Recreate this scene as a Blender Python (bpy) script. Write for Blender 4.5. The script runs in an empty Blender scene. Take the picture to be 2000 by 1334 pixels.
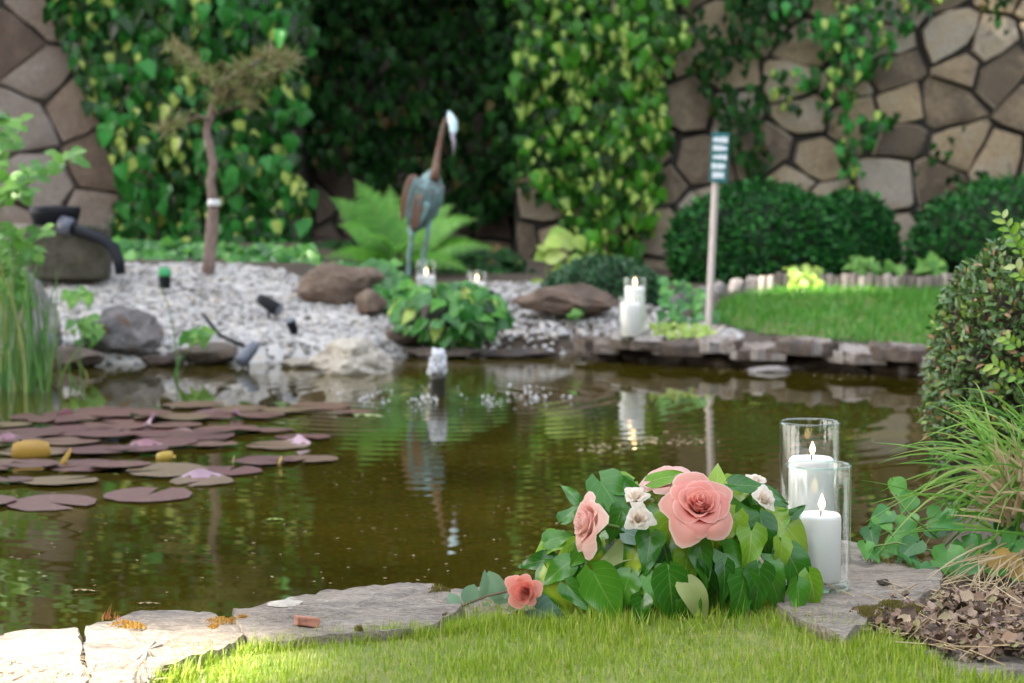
import bpy, math, random
import numpy as np
from mathutils import Vector, Matrix, noise as mnoise

R = random.Random(11)
NR = np.random.default_rng(7)
scene = bpy.context.scene
COL = scene.collection

# ------------------------------------------------------------------ camera
F = 3700.0                      # focal length in pixels of a 2000 px wide frame
CAM_H = 0.58
PITCH = math.atan(265.0 / F)
cam_data = bpy.data.cameras.new("camera")
cam = bpy.data.objects.new("camera", cam_data)
COL.objects.link(cam)
cam.location = (0, 0, CAM_H)
cam.rotation_euler = (math.pi / 2 - PITCH, 0, 0)
cam_data.sensor_width = 36
cam_data.lens = 36 * F / 2000
cam_data.clip_start = 0.05
cam_data.clip_end = 2000
cam_data.dof.use_dof = True
cam_data.dof.focus_distance = 2.82
cam_data.dof.aperture_fstop = 6.3
scene.camera = cam

# ------------------------------------------------------------------ light
SUN_EL = math.radians(40)
SUN_H = Vector((-0.97, -0.24, 0)).normalized()
SUN = Vector((SUN_H.x * math.cos(SUN_EL), SUN_H.y * math.cos(SUN_EL), math.sin(SUN_EL)))
world = bpy.data.worlds.new("World")
scene.world = world
world.use_nodes = True
wn = world.node_tree.nodes
sky = wn.new("ShaderNodeTexSky")
sky.sky_type = 'NISHITA'
sky.sun_disc = False
sky.sun_elevation = SUN_EL
sky.sun_rotation = math.atan2(SUN_H.x, SUN_H.y)
sky.air_density = 1.0
sky.dust_density = 3.0
sky.ozone_density = 0.6
hs = wn.new("ShaderNodeHueSaturation")          # thin white haze over the blue
hs.inputs["Saturation"].default_value = 0.42
world.node_tree.links.new(sky.outputs[0], hs.inputs["Color"])
world.node_tree.links.new(hs.outputs[0], wn["Background"].inputs[0])
wn["Background"].inputs[1].default_value = 0.15
sun_data = bpy.data.lights.new("sun", 'SUN')
sun_data.energy = 5.0
sun_data.angle = math.radians(0.5)
sun_data.color = (1.0, 0.93, 0.82)
sun = bpy.data.objects.new("sun", sun_data)
COL.objects.link(sun)
sun.rotation_euler = (-SUN).to_track_quat('-Z', 'Y').to_euler()
vs = scene.view_settings
vs.view_transform = 'Standard'
vs.look = 'None'
vs.gamma = 1.0
vs.exposure = 2.68
vs.use_curve_mapping = False
scene.cycles.use_denoising = True
scene.cycles.max_bounces = 10
scene.cycles.transparent_max_bounces = 24
scene.cycles.sample_clamp_indirect = 6

# ------------------------------------------------------------------ placing
_cp, _sp = math.cos(PITCH), math.sin(PITCH)
def ray(px, py):
    a, b = (px - 1000) / F, (667 - py) / F
    return Vector((a, _cp + b * _sp, -_sp + b * _cp))
def at(px, py, Y):
    d = ray(px, py); k = Y / d.y
    return Vector((d.x * k, Y, CAM_H + d.z * k))
def gz(px, py, z):
    d = ray(px, py); k = (z - CAM_H) / d.z
    return Vector((d.x * k, d.y * k, z))
def U(a, b): return R.uniform(a, b)
WATER = -0.10

# ------------------------------------------------------------------ objects
def link(o, parent=None):
    COL.objects.link(o)
    if parent is not None: o.parent = parent
    return o
def tag(o, label=None, cat=None, group=None, kind=None):
    if label: o["label"] = label
    if cat: o["category"] = cat
    if group: o["group"] = group
    if kind: o["kind"] = kind
    return o
def thing(name, label, cat, loc=(0, 0, 0), group=None):
    o = bpy.data.objects.new(name, None)
    o.empty_display_size = 0.05
    o.location = loc
    link(o)
    bpy_dirty.append(o)
    return tag(o, label, cat, group)
bpy_dirty = []

def raw_mesh(name, V, F_, UV=None, mats=(), smooth=True, sharp=None):
    """V (n,3) array; F_ list of index tuples or (m,k) array; UV per vertex."""
    me = bpy.data.meshes.new(name)
    V = np.asarray(V, dtype=np.float32)
    if isinstance(F_, np.ndarray):
        m, k = F_.shape
        loops = F_.ravel().astype(np.int32)
        starts = (np.arange(m) * k).astype(np.int32)
    else:
        loops = np.array([i for f in F_ for i in f], dtype=np.int32)
        tot = np.array([len(f) for f in F_], dtype=np.int32)
        starts = np.concatenate(([0], np.cumsum(tot)[:-1])).astype(np.int32)
        m = len(F_)
    me.vertices.add(len(V)); me.vertices.foreach_set("co", V.ravel())
    me.loops.add(len(loops)); me.loops.foreach_set("vertex_index", loops)
    me.polygons.add(m); me.polygons.foreach_set("loop_start", starts)
    if UV is not None:
        uvl = me.uv_layers.new(name="UVMap")
        uvl.data.foreach_set("uv", np.asarray(UV, dtype=np.float32)[loops].ravel())
    me.polygons.foreach_set("use_smooth", np.full(m, bool(smooth)))
    for mt in mats: me.materials.append(mt)
    me.update(calc_edges=True)
    me.validate()
    if sharp: me.set_sharp_from_angle(angle=math.radians(sharp))
    return me

def world_mat(o):
    m = o.matrix_basis.copy()
    while o.parent is not None:
        o = o.parent; m = o.matrix_basis @ m
    return m
def obj(name, me, parent=None, M=None):
    """M: world matrix (identity when the mesh is already in world coordinates)."""
    o = bpy.data.objects.new(name, me)
    link(o, parent)
    W = Matrix.Identity(4) if M is None else Matrix(M)
    o.matrix_basis = world_mat(parent).inverted() @ W if parent is not None else W
    return o

class MB:
    """Collects shapes of ONE piece, in world coordinates."""
    def __init__(s): s.v = []; s.f = []
    def add(s, V, Fs):
        b = len(s.v); s.v += [tuple(p) for p in V]; s.f += [tuple(i + b for i in f) for f in Fs]; return s
    def tube(s, pts, rad, n=8, cap=True):
        pts = [Vector(p) for p in pts]
        if not hasattr(rad, '__len__'): rad = [rad] * len(pts)
        V = []; Fs = []
        up = None
        for i, p in enumerate(pts):
            t = (pts[min(i + 1, len(pts) - 1)] - pts[max(i - 1, 0)]).normalized()
            if up is None:
                up = Vector((0, 0, 1)) if abs(t.z) < .9 else Vector((1, 0, 0))
            a = t.cross(up).normalized(); b = a.cross(t).normalized(); up = b
            for k in range(n):
                w = 2 * math.pi * k / n
                V.append(p + (a * math.cos(w) + b * math.sin(w)) * rad[i])
        for i in range(len(pts) - 1):
            for k in range(n):
                Fs.append((i * n + k, i * n + (k + 1) % n, (i + 1) * n + (k + 1) % n, (i + 1) * n + k))
        if cap:
            Fs.append(tuple(range(n - 1, -1, -1)))
            Fs.append(tuple((len(pts) - 1) * n + k for k in range(n)))
        return s.add(V, Fs)
    def lathe(s, c, prof, n=24):
        c = Vector(c); V = []; Fs = []
        for (r, z) in prof:
            for k in range(n):
                w = 2 * math.pi * k / n
                V.append((c.x + r * math.cos(w), c.y + r * math.sin(w), c.z + z))
        for i in range(len(prof) - 1):
            for k in range(n):
                Fs.append((i * n + k, i * n + (k + 1) % n, (i + 1) * n + (k + 1) % n, (i + 1) * n + k))
        return s.add(V, Fs)
    def box(s, c, d, rz=0.0, ry=0.0):
        Mx = Matrix.Translation(Vector(c)) @ Matrix.Rotation(rz, 4, 'Z') @ Matrix.Rotation(ry, 4, 'Y')
        V = [Mx @ Vector((x * d[0] / 2, y * d[1] / 2, z * d[2] / 2)) for x in (-1, 1) for y in (-1, 1) for z in (-1, 1)]
        return s.add(V, [(0, 1, 3, 2), (4, 6, 7, 5), (0, 4, 5, 1), (2, 3, 7, 6), (0, 2, 6, 4), (1, 5, 7, 3)])
    def build(s, name, mat, parent=None, smooth=True):
        return obj(name, raw_mesh(name, s.v, s.f, None, [mat], smooth), parent)

def bevel(o, w=0.004, seg=2):
    m = o.modifiers.new("bevel", 'BEVEL'); m.width = w; m.segments = seg; m.limit_method = 'ANGLE'
    return o

# ------------------------------------------------------------------ templates
def leaf_tmpl(nu, nv, prof, heart=0.1, fold=0.15, droop=0.25, wave=0.0, wn_=3.0, ph=0.0, cup=0.0):
    ts = np.linspace(0, 1, nu + 1)
    pt = np.array(prof)
    V = []; UV = []
    for t in ts:
        w = max(0.006, float(np.interp(t, pt[:, 0], pt[:, 1])))
        for j in range(-nv, nv + 1):
            s = j / nv
            y = t - heart * abs(s) ** 1.5 * (1 - t) ** 2 + (0.03 * (1 - abs(s)) if t == 1 else 0)
            z = fold * abs(s) * w - droop * t * t + wave * abs(s) ** 1.5 * math.sin(wn_ * 6.28 * t + ph + (1.3 if s > 0 else 0)) * (1 - t * .6) - cup * (s * w) ** 2
            V.append((s * w, y, z)); UV.append((t, s * .5 + .5))
    n = 2 * nv + 1
    Fs = [(i * n + j, i * n + j + 1, (i + 1) * n + j + 1, (i + 1) * n + j) for i in range(nu) for j in range(n - 1)]
    return dict(V=np.array(V, float), F=np.array(Fs), UV=np.array(UV))
IVY_P = [(0, .10), (.04, .36), (.14, .47), (.26, .50), (.36, .40), (.5, .33), (.66, .24), (.84, .11), (1, 0)]
OVAL_P = [(0, .05), (.15, .33), (.35, .46), (.55, .44), (.75, .28), (.9, .11), (1, 0)]
ELL_P = [(0, .04), (.2, .2), (.5, .27), (.8, .18), (1, 0)]
def tmpl_mesh(name, t, mat):
    return raw_mesh(name, t["V"], t["F"], t["UV"], [mat])

def basis(d, n, size, loc, wid=None):
    """4x4 from tip direction d, normal n."""
    d = Vector(d).normalized(); n = Vector(n)
    n = (n - d * n.dot(d))
    if n.length < 1e-4: n = d.orthogonal()
    n.normalize()
    x = d.cross(n)
    w = size if wid is None else wid
    return Matrix(((x.x * w, d.x * size, n.x * size, loc[0]), (x.y * w, d.y * size, n.y * size, loc[1]),
                   (x.z * w, d.z * size, n.z * size, loc[2]), (0, 0, 0, 1)))

def joined(name, items, mat, parent=None, kind=None, smooth=True):
    """items: list of (template, 4x4). One mesh object in world coordinates."""
    by = {}
    for t, M in items: by.setdefault(id(t), (t, []))[1].append(np.array(M))
    Vs = []; Fs = []; UVs = []; base = 0
    k = max(t["F"].shape[1] for t, _ in by.values())
    for t, Ms in by.values():
        A = np.stack(Ms); v = t["V"]; n = len(v)
        W = np.einsum('mij,nj->mni', A[:, :3, :3], v) + A[:, None, :3, 3]
        f = t["F"]
        Fs.append((f[None] + (np.arange(len(A)) * n)[:, None, None] + base).reshape(-1, f.shape[1]))
        Vs.append(W.reshape(-1, 3)); UVs.append(np.tile(t["UV"], (len(A), 1)))
        base += n * len(A)
    V = np.concatenate(Vs)
    if parent is not None:
        pass
    me = raw_mesh(name, V, np.concatenate(Fs), np.concatenate(UVs), [mat], smooth)
    o = obj(name, me, parent)
    if kind: o["kind"] = kind
    return o

def rnd_dir():
    while True:
        v = Vector((U(-1, 1), U(-1, 1), U(-1, 1)))
        if .05 < v.length < 1: return v.normalized()

# ------------------------------------------------------------------ materials
def S(r, g, b):
    f = lambda c: (c / 255 / 12.92) if c / 255 <= .04045 else ((c / 255 + .055) / 1.055) ** 2.4
    return (f(r), f(g), f(b), 1)
class Mat:
    def __init__(s, name):
        s.m = bpy.data.materials.new(name); s.m.use_nodes = True
        s.n = s.m.node_tree.nodes; s.l = s.m.node_tree.links
        s.b = s.n["Principled BSDF"]; s.out = s.n["Material Output"]
    def new(s, t, **kw):
        n = s.n.new(t)
        for k, v in kw.items(): setattr(n, k, v)
        return n
    def set(s, **kw):
        for k, v in kw.items(): s.b.inputs[k.replace('_', ' ')].default_value = v
        return s
    def ramp(s, fac, stops, interp='LINEAR'):
        n = s.new("ShaderNodeValToRGB"); n.color_ramp.interpolation = interp
        e = n.color_ramp.elements
        while len(e) < len(stops): e.new(.5)
        for x, (p, c) in zip(e, stops): x.position = p; x.color = c if len(c) == 4 else (*c, 1)
        s.l.new(fac, n.inputs[0]); return n.outputs[0]
    def math(s, op, a, b=None, clamp=False):
        n = s.new("ShaderNodeMath", operation=op, use_clamp=clamp)
        for i, x in enumerate((a, b)):
            if x is None: continue
            if isinstance(x, (int, float)): n.inputs[i].default_value = x
            else: s.l.new(x, n.inputs[i])
        return n.outputs[0]
    def mix(s, fac, a, b, mode='MIX'):
        n = s.new("ShaderNodeMix", data_type='RGBA', blend_type=mode)
        for i, x in ((0, fac), (6, a), (7, b)):
            if isinstance(x, (int, float)): n.inputs[i].default_value = x
            elif isinstance(x, tuple): n.inputs[i].default_value = x if len(x) == 4 else (*x, 1)
            else: s.l.new(x, n.inputs[i])
        return n.outputs[2]
    def noise(s, scale, detail=4, rough=.55, vec=None, out=0):
        n = s.new("ShaderNodeTexNoise"); n.inputs["Scale"].default_value = scale
        n.inputs["Detail"].default_value = detail; n.inputs["Roughness"].default_value = rough
        if vec is None:
            vec = s.pos()
        s.l.new(vec, n.inputs["Vector"]); return n.outputs[out]
    def pos(s):
        if not hasattr(s, "_pos"): s._pos = s.new("ShaderNodeNewGeometry")
        return s._pos.outputs["Position"]
    def rand(s):
        g = s.new("ShaderNodeNewGeometry"); o = s.new("ShaderNodeObjectInfo")
        return s.math('FRACT', s.math('ADD', g.outputs["Random Per Island"], o.outputs["Random"]))
    def objrand(s):
        return s.new("ShaderNodeObjectInfo").outputs["Random"]
    def bump(s, h, strength=.3, dist=.01):
        n = s.new("ShaderNodeBump"); n.inputs["Strength"].default_value = strength; n.inputs["Distance"].default_value = dist
        s.l.new(h, n.inputs["Height"]); s.l.new(n.outputs[0], s.b.inputs["Normal"]); return n
    def color(s, c):
        if isinstance(c, tuple): s.b.inputs["Base Color"].default_value = c if len(c) == 4 else (*c, 1)
        else: s.l.new(c, s.b.inputs["Base Color"])
        s._c = c; return s
    def translucent(s, fac=.3, c=None):
        t = s.new("ShaderNodeBsdfTranslucent"); mx = s.new("ShaderNodeMixShader")
        mx.inputs[0].default_value = fac
        c = s._c if c is None else c
        if isinstance(c, tuple): t.inputs[0].default_value = c if len(c) == 4 else (*c, 1)
        else: s.l.new(c, t.inputs[0])
        s.l.new(s.b.outputs[0], mx.inputs[1]); s.l.new(t.outputs[0], mx.inputs[2]); s.l.new(mx.outputs[0], s.out.inputs[0])
        return s

def leaf_mat(name, stops, rough=.38, veins=.25, varieg=0.0, vcol=(.62, .6, .1), trans=.25, vein_col=(.3, .42, .12), spec=.5):
    m = Mat(name)
    r = m.rand()
    c = m.ramp(r, stops)
    uv = m.new("ShaderNodeTexCoord").outputs["UV"]
    sep = m.new("ShaderNodeSeparateXYZ"); m.l.new(uv, sep.inputs[0])
    t = sep.outputs[0]
    s = m.math('ABSOLUTE', m.math('SUBTRACT', m.math('MULTIPLY', sep.outputs[1], 2.0), 1.0))
    nz = m.noise(60, 3)
    if varieg > 0:
        r2 = m.math('FRACT', m.math('MULTIPLY', r, 7.31))
        on = m.math('LESS_THAN', r2, varieg)
        mask = m.math('SUBTRACT', 1.15, m.math('ADD', m.math('MULTIPLY', s, 1.1), m.math('MULTIPLY', nz, .55)))
        mask = m.math('MULTIPLY', mask, 3.0, True)
        c = m.mix(m.math('MULTIPLY', on, mask), c, (*vcol, 1))
    if veins > 0:
        mid = m.math('LESS_THAN', s, .045)
        ph = m.math('SINE', m.math('MULTIPLY', m.math('SUBTRACT', t, m.math('MULTIPLY', s, .38)), 38))
        side = m.math('GREATER_THAN', ph, .965)
        v = m.math('MAXIMUM', mid, m.math('MULTIPLY', side, .7))
        c = m.mix(m.math('MULTIPLY', v, veins), c, (*vein_col, 1))
    c = m.mix(m.math('MULTIPLY', nz, .5), c, m.mix(1.0, c, (.55, .6, .5, 1), 'MULTIPLY'))
    m.color(c).set(Roughness=rough)
    m.b.inputs["Specular IOR Level"].default_value = spec
    m.translucent(trans)
    return m.m

M_IVY = leaf_mat("ivy_leaf", [(0, (.003, .018, .003)), (.4, (.012, .075, .009)), (.75, (.022, .19, .022)), (1, (.06, .34, .06))], varieg=.15, vcol=(.46, .56, .12), rough=.34, spec=.3)  # brightest and darkest leaf tones stand in for sheen and deep shade
M_IVY2 = leaf_mat("yellow_ivy_leaf", [(0, (.004, .022, .003)), (.45, (.022, .12, .010)), (1, (.08, .32, .015))], varieg=.24, vcol=(.44, .58, .12), rough=.36, spec=.3)  # darkest leaf tone stands in for shade between the leaves
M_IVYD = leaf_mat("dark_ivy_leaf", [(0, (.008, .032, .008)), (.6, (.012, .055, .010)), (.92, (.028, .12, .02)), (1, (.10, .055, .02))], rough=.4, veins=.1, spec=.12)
M_IVYG = leaf_mat("ground_ivy_leaf", [(0, (.02, .13, .018)), (.5, (.045, .23, .03)), (1, (.12, .36, .04))], rough=.36)
M_BOUQ = leaf_mat("arrangement_leaf_dark", [(0, (.018, .105, .008)), (.5, (.04, .18, .012)), (1, (.085, .27, .018))], rough=.24, veins=.3, trans=.2)
M_BOUQL = leaf_mat("arrangement_leaf_light", [(0, (.13, .33, .012)), (.5, (.21, .41, .02)), (1, (.33, .48, .05))], rough=.27, veins=.45, vein_col=(.5, .56, .22), trans=.32)
M_BOUQP = leaf_mat("arrangement_leaf_pale", [(0, (.36, .44, .18)), (1, (.42, .46, .14))], rough=.5, veins=.3, trans=.3)
M_BOUQV = leaf_mat("arrangement_leaf_mixed", [(0, (.04, .19, .012)), (1, (.08, .27, .015))], rough=.27, veins=.3, varieg=1.0, vcol=(.34, .46, .03), trans=.25)
M_BLUE = leaf_mat("blue_green_leaf", [(0, (.08, .17, .12)), (1, (.14, .25, .18))], rough=.5, veins=.35, vein_col=(.4, .5, .4), trans=.12)
M_EUC = leaf_mat("eucalyptus_leaf", [(0, (.19, .33, .2)), (1, (.28, .42, .26))], rough=.5, veins=.15, vein_col=(.4, .45, .3))
M_BOX = leaf_mat("box_leaf", [(0, (.04, .11, .025)), (.45, (.095, .19, .05)), (.8, (.17, .27, .07)), (.9, (.28, .4, .06)), (.93, (.34, .2, .08)), (1, (.4, .2, .09))], rough=.3, veins=.2)
M_HEDGE = leaf_mat("hedge_leaf", [(0, (.008, .06, .014)), (.6, (.018, .115, .022)), (1, (.045, .22, .03))], rough=.4, veins=0, spec=.2)
M_FERN = leaf_mat("fern_leaf", [(0, (.08, .29, .015)), (1, (.14, .39, .03))], rough=.5, veins=0, trans=.35)
M_LIME = leaf_mat("lime_leaf", [(0, (.22, .38, .04)), (.6, (.34, .47, .06)), (1, (.5, .54, .25))], rough=.45, veins=.1)
M_SHRUB = leaf_mat("bright_shrub_leaf", [(0, (.07, .24, .03)), (1, (.2, .42, .06))], rough=.45, veins=0, trans=.4)
M_TREE = leaf_mat("tree_leaf", [(0, (.03, .09, .02)), (1, (.06, .14, .03))], rough=.5, veins=0)
M_JUN = leaf_mat("juniper_needle", [(0, (.22, .15, .07)), (.5, (.15, .17, .05)), (1, (.24, .27, .07))], rough=.6, veins=0)
M_CUSH = leaf_mat("cushion_needle", [(0, (.02, .08, .03)), (1, (.06, .16, .06))], rough=.5, veins=0)
M_GRASS = leaf_mat("grass_blade", [(0, (.19, .32, .015)), (.55, (.32, .45, .025)), (.85, (.45, .54, .06)), (1, (.58, .52, .2))], rough=.45, veins=0, trans=.35)
M_GRASSF = leaf_mat("far_grass_blade", [(0, (.04, .2, .012)), (.7, (.075, .29, .02)), (1, (.18, .38, .04))], rough=.45, veins=0, trans=.3)
M_SEDGE = leaf_mat("sedge_blade", [(0, (.11, .29, .03)), (.7, (.22, .43, .06)), (1, (.42, .5, .14))], rough=.4, veins=0, trans=.3)
M_REED = leaf_mat("reed_blade", [(0, (.05, .16, .03)), (.8, (.11, .26, .05)), (1, (.35, .33, .1))], rough=.45, veins=0, trans=.25)
M_STRAW = leaf_mat("straw", [(0, (.42, .3, .15)), (.6, (.58, .43, .24)), (1, (.68, .55, .36))], rough=.65, veins=0, trans=.15)
M_LITTER = leaf_mat("dead_leaf", [(0, (.06, .035, .022)), (.3, (.15, .085, .05)), (.55, (.25, .155, .085)), (.75, (.3, .2, .16)), (.9, (.42, .31, .2)), (1, (.2, .2, .06))], rough=.7, veins=.1, vein_col=(.3, .2, .12), trans=.1)
M_ORANGE = leaf_mat("rust_moss", [(0, (.38, .2, .04)), (.6, (.6, .42, .1)), (1, (.5, .16, .06))], rough=.7, veins=0)
M_MOSS = leaf_mat("moss_tuft", [(0, (.14, .12, .03)), (1, (.27, .22, .05))], rough=.8, veins=0)

def simple(name, c, rough=.5, metal=0.0, nscale=40, namp=.25, bump=0.0, spec=.5):
    m = Mat(name)
    n = m.noise(nscale, 4)
    m.color(m.mix(m.math('MULTIPLY', n, namp * 2), (*c, 1), tuple(x * .45 for x in c) + (1,)))
    m.set(Roughness=rough, Metallic=metal); m.b.inputs["Specular IOR Level"].default_value = spec
    if bump: m.bump(n, bump, .004)
    return m.m

def stone_mat(name, stops, moss=(.06, .07, .02), mossamt=.0, scale=9, bumpd=.006, lichen=.0, rough=.85, perobj=.35, streak=1.0, tan=None, fine=.35):
    m = Mat(name)
    mp = m.new("ShaderNodeMapping"); mp.inputs["Scale"].default_value = (1, streak, streak)
    m.l.new(m.pos(), mp.inputs[0]); v = mp.outputs[0]
    n1 = m.noise(scale, 8, .62, v); n2 = m.noise(scale * 9, 6, .7, v)
    r = m.rand()
    f = m.math('ADD', m.math('MULTIPLY', n1, .65), m.math('MULTIPLY', n2, .35))
    f = m.math('ADD', f, m.math('MULTIPLY', m.math('SUBTRACT', r, .5), perobj))
    c = m.ramp(f, stops)
    n3 = m.noise(scale * 1.7, 6, .7)
    if tan is not None:
        k = m.math('MULTIPLY', m.math('SUBTRACT', m.noise(scale * .55, 5, .6), .48), 5.0, True)
        c = m.mix(m.math('MULTIPLY', k, .75), c, m.mix(.6, c, (*tan, 1)))
    if mossamt > 0:
        k = m.math('MULTIPLY', m.math('SUBTRACT', n3, 1 - mossamt), 9.0, True)
        c = m.mix(k, c, (*moss, 1))
    if lichen > 0:
        n4 = m.noise(scale * 5, 3, .5)
        k = m.math('MULTIPLY', m.math('SUBTRACT', n4, 1 - lichen), 14.0, True)
        c = m.mix(m.math('MULTIPLY', k, .7), c, (.62, .6, .54, 1))
    n5 = m.noise(scale * 28, 4, .7, v)
    if fine > 0:
        k = m.math('MULTIPLY', m.math('SUBTRACT', m.math('ADD', m.math('MULTIPLY', n5, .5), m.math('MULTIPLY', n2, .5)), .36), 3.6, True)
        c = m.mix(fine, c, m.mix(k, m.mix(1.0, c, (.38, .36, .34, 1), 'MULTIPLY'), m.mix(1.0, c, (1.35, 1.33, 1.3, 1), 'MULTIPLY')))
    m.color(c).set(Roughness=rough)
    h = m.math('ADD', n1, m.math('MULTIPLY', n2, .5))
    h = m.math('ADD', h, m.math('MULTIPLY', n5, .35 * fine))
    m.bump(h, .55, bumpd)
    return m.m
M_SLAB = stone_mat("slab_stone", [(.3, (.085, .07, .055)), (.44, (.2, .17, .138)), (.56, (.31, .265, .215)), (.72, (.46, .4, .325))], lichen=.31, tan=(.33, .25, .17), mossamt=.38, moss=(.15, .115, .06), scale=7, perobj=.08, streak=3.2, bumpd=.035, fine=.8)
M_WALL = stone_mat("wall_stone", [(.2, (.10, .075, .05)), (.42, (.22, .165, .105)), (.6, (.31, .235, .14)), (.8, (.32, .28, .225))], mossamt=.42, moss=(.09, .075, .03), scale=6, bumpd=.03, perobj=.75, fine=.6)
M_WALLD = stone_mat("brown_wall_stone", [(.2, (.11, .075, .055)), (.5, (.2, .145, .105)), (.8, (.27, .23, .2))], mossamt=.3, moss=(.06, .045, .025), scale=6, bumpd=.03, perobj=.6, fine=.6)
M_MORTARL = stone_mat("brown_mortar", [(.3, (.04, .03, .022)), (.6, (.09, .07, .05)), (.8, (.13, .10, .075))], scale=6, bumpd=.03, mossamt=.4, moss=(.03, .03, .012))
M_MORTAR = stone_mat("mortar", [(.3, (.02, .016, .012)), (.6, (.05, .04, .03)), (.8, (.07, .07, .03))], scale=6, bumpd=.03, mossamt=.4, moss=(.025, .04, .012))
M_ROCKB = stone_mat("brown_rock", [(.3, (.05, .035, .028)), (.5, (.14, .095, .065)), (.7, (.24, .19, .15))], mossamt=.42, moss=(.14, .06, .02), scale=10, bumpd=.02)
M_ROCKG = stone_mat("grey_rock", [(.3, (.06, .055, .055)), (.5, (.17, .155, .15)), (.7, (.33, .3, .28))], mossamt=.42, moss=(.16, .075, .025), scale=8, bumpd=.02)
M_ROCKP = stone_mat("pale_rock", [(.3, (.18, .155, .115)), (.5, (.36, .32, .26)), (.75, (.52, .47, .39))], mossamt=.3, moss=(.2, .17, .09), scale=7, bumpd=.015)
M_LEDGE = stone_mat("ledge_stone", [(.3, (.045, .035, .03)), (.5, (.15, .115, .09)), (.7, (.3, .27, .25))], mossamt=.45, moss=(.10, .055, .02), scale=9, bumpd=.02, perobj=.4)
M_GRAVEL = stone_mat("gravel", [(.1, (.12, .10, .08)), (.34, (.29, .275, .26)), (.6, (.43, .42, .41)), (.8, (.51, .49, .46)), (.95, (.47, .35, .22))], scale=20, bumpd=.004, perobj=.75, rough=.7)
M_SOIL = stone_mat("soil", [(.3, (.035, .024, .016)), (.5, (.085, .06, .04)), (.7, (.15, .11, .07))], mossamt=.35, moss=(.07, .06, .025), scale=14, bumpd=.02)
M_LAWN = stone_mat("lawn_turf", [(.3, (.07, .09, .015)), (.5, (.12, .18, .02)), (.7, (.22, .23, .06))], scale=16, bumpd=.02)
M_BRICK = stone_mat("brick_chip", [(.3, (.3, .12, .07)), (.7, (.5, .24, .16))], scale=40, bumpd=.003)
M_BLOCK = stone_mat("mossy_block", [(.3, (.02, .018, .012)), (.5, (.05, .045, .03)), (.7, (.1, .085, .06))], mossamt=.5, moss=(.035, .04, .012), scale=9, bumpd=.02)
M_WOODPOST = stone_mat("grey_wood", [(.3, (.12, .10, .085)), (.7, (.34, .29, .25))], scale=18, streak=.15, bumpd=.005, perobj=.5)
M_BARK = stone_mat("bark", [(.3, (.07, .045, .035)), (.5, (.17, .11, .085)), (.75, (.28, .2, .17))], scale=25, bumpd=.01)
M_DARKP = simple("black_plastic", (.008, .009, .012), .5, spec=.15)
M_GREYP = simple("grey_plastic", (.12, .13, .16), .35)
M_GREENC = simple("green_cap", (.03, .32, .1), .4)
M_WHITE = simple("white_tag", (.75, .75, .74), .5)
M_HOSE = simple("dark_hose", (.010, .012, .018), .42, spec=.2)
M_CORE = simple("hedge_core", (.012, .02, .008), .9, nscale=30)
M_COREB = stone_mat("twiggy_core", [(.3, (.02, .016, .01)), (.6, (.06, .045, .025)), (.8, (.11, .07, .035))], scale=40, bumpd=.02)
M_TWIG = simple("twig", (.16, .09, .05), .7)
M_STEM = simple("green_stem", (.16, .26, .06), .5)
M_POSTPAINT = simple("painted_post", (.56, .48, .44), .55, nscale=12, namp=.18)
M_SIGN = simple("teal_sign", (.02, .16, .16), .4, namp=.15)
M_LETTER = simple("white_lettering", (.82, .87, .9), .4, namp=.05)

# ================================================================== setting
POND = [(-4.2, 2.3), (-2.4, 2.35), (-1.2, 2.48), (-.72, 2.62), (-.35, 2.76), (-.05, 2.92), (.1, 2.96), (.3, 3.12), (.62, 3.2), (.74, 3.3), (.82, 3.7), (1.0, 4.3),
        (1.5, 5.2), (2.3, 6.2), (2.9, 7.0), (1.64, 7.62), (1.0, 8.0), (.5, 8.35), (.25, 8.7), (-.3, 8.72), (-.65, 8.25), (-1.2, 8.15), (-1.9, 8.1), (-2.5, 7.6), (-3.4, 7.0), (-4.4, 5.5)]
PA = np.array(POND)
def pond_sd(X, Y):
    """signed distance to the pond outline, negative inside"""
    X = np.asarray(X, float); Y = np.asarray(Y, float)
    d = np.full(X.shape, 1e9); inside = np.zeros(X.shape, bool)
    for i in range(len(PA)):
        a = PA[i]; b = PA[(i + 1) % len(PA)]; e = b - a
        t = np.clip(((X - a[0]) * e[0] + (Y - a[1]) * e[1]) / (e @ e), 0, 1)
        d = np.minimum(d, np.hypot(X - a[0] - t * e[0], Y - a[1] - t * e[1]))
        c = (a[1] > Y) != (b[1] > Y)
        with np.errstate(divide='ignore', invalid='ignore'):
            inside ^= c & (X < (b[0] - a[0]) * (Y - a[1]) / (b[1] - a[1] + 1e-12) + a[0])
    return np.where(inside, -d, d)
def vnoise(X, Y, s, seed=0):
    return np.array([mnoise.noise(Vector((x * s + seed, y * s, seed * 1.7))) for x, y in zip(np.ravel(X), np.ravel(Y))]).reshape(np.shape(X))
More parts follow.
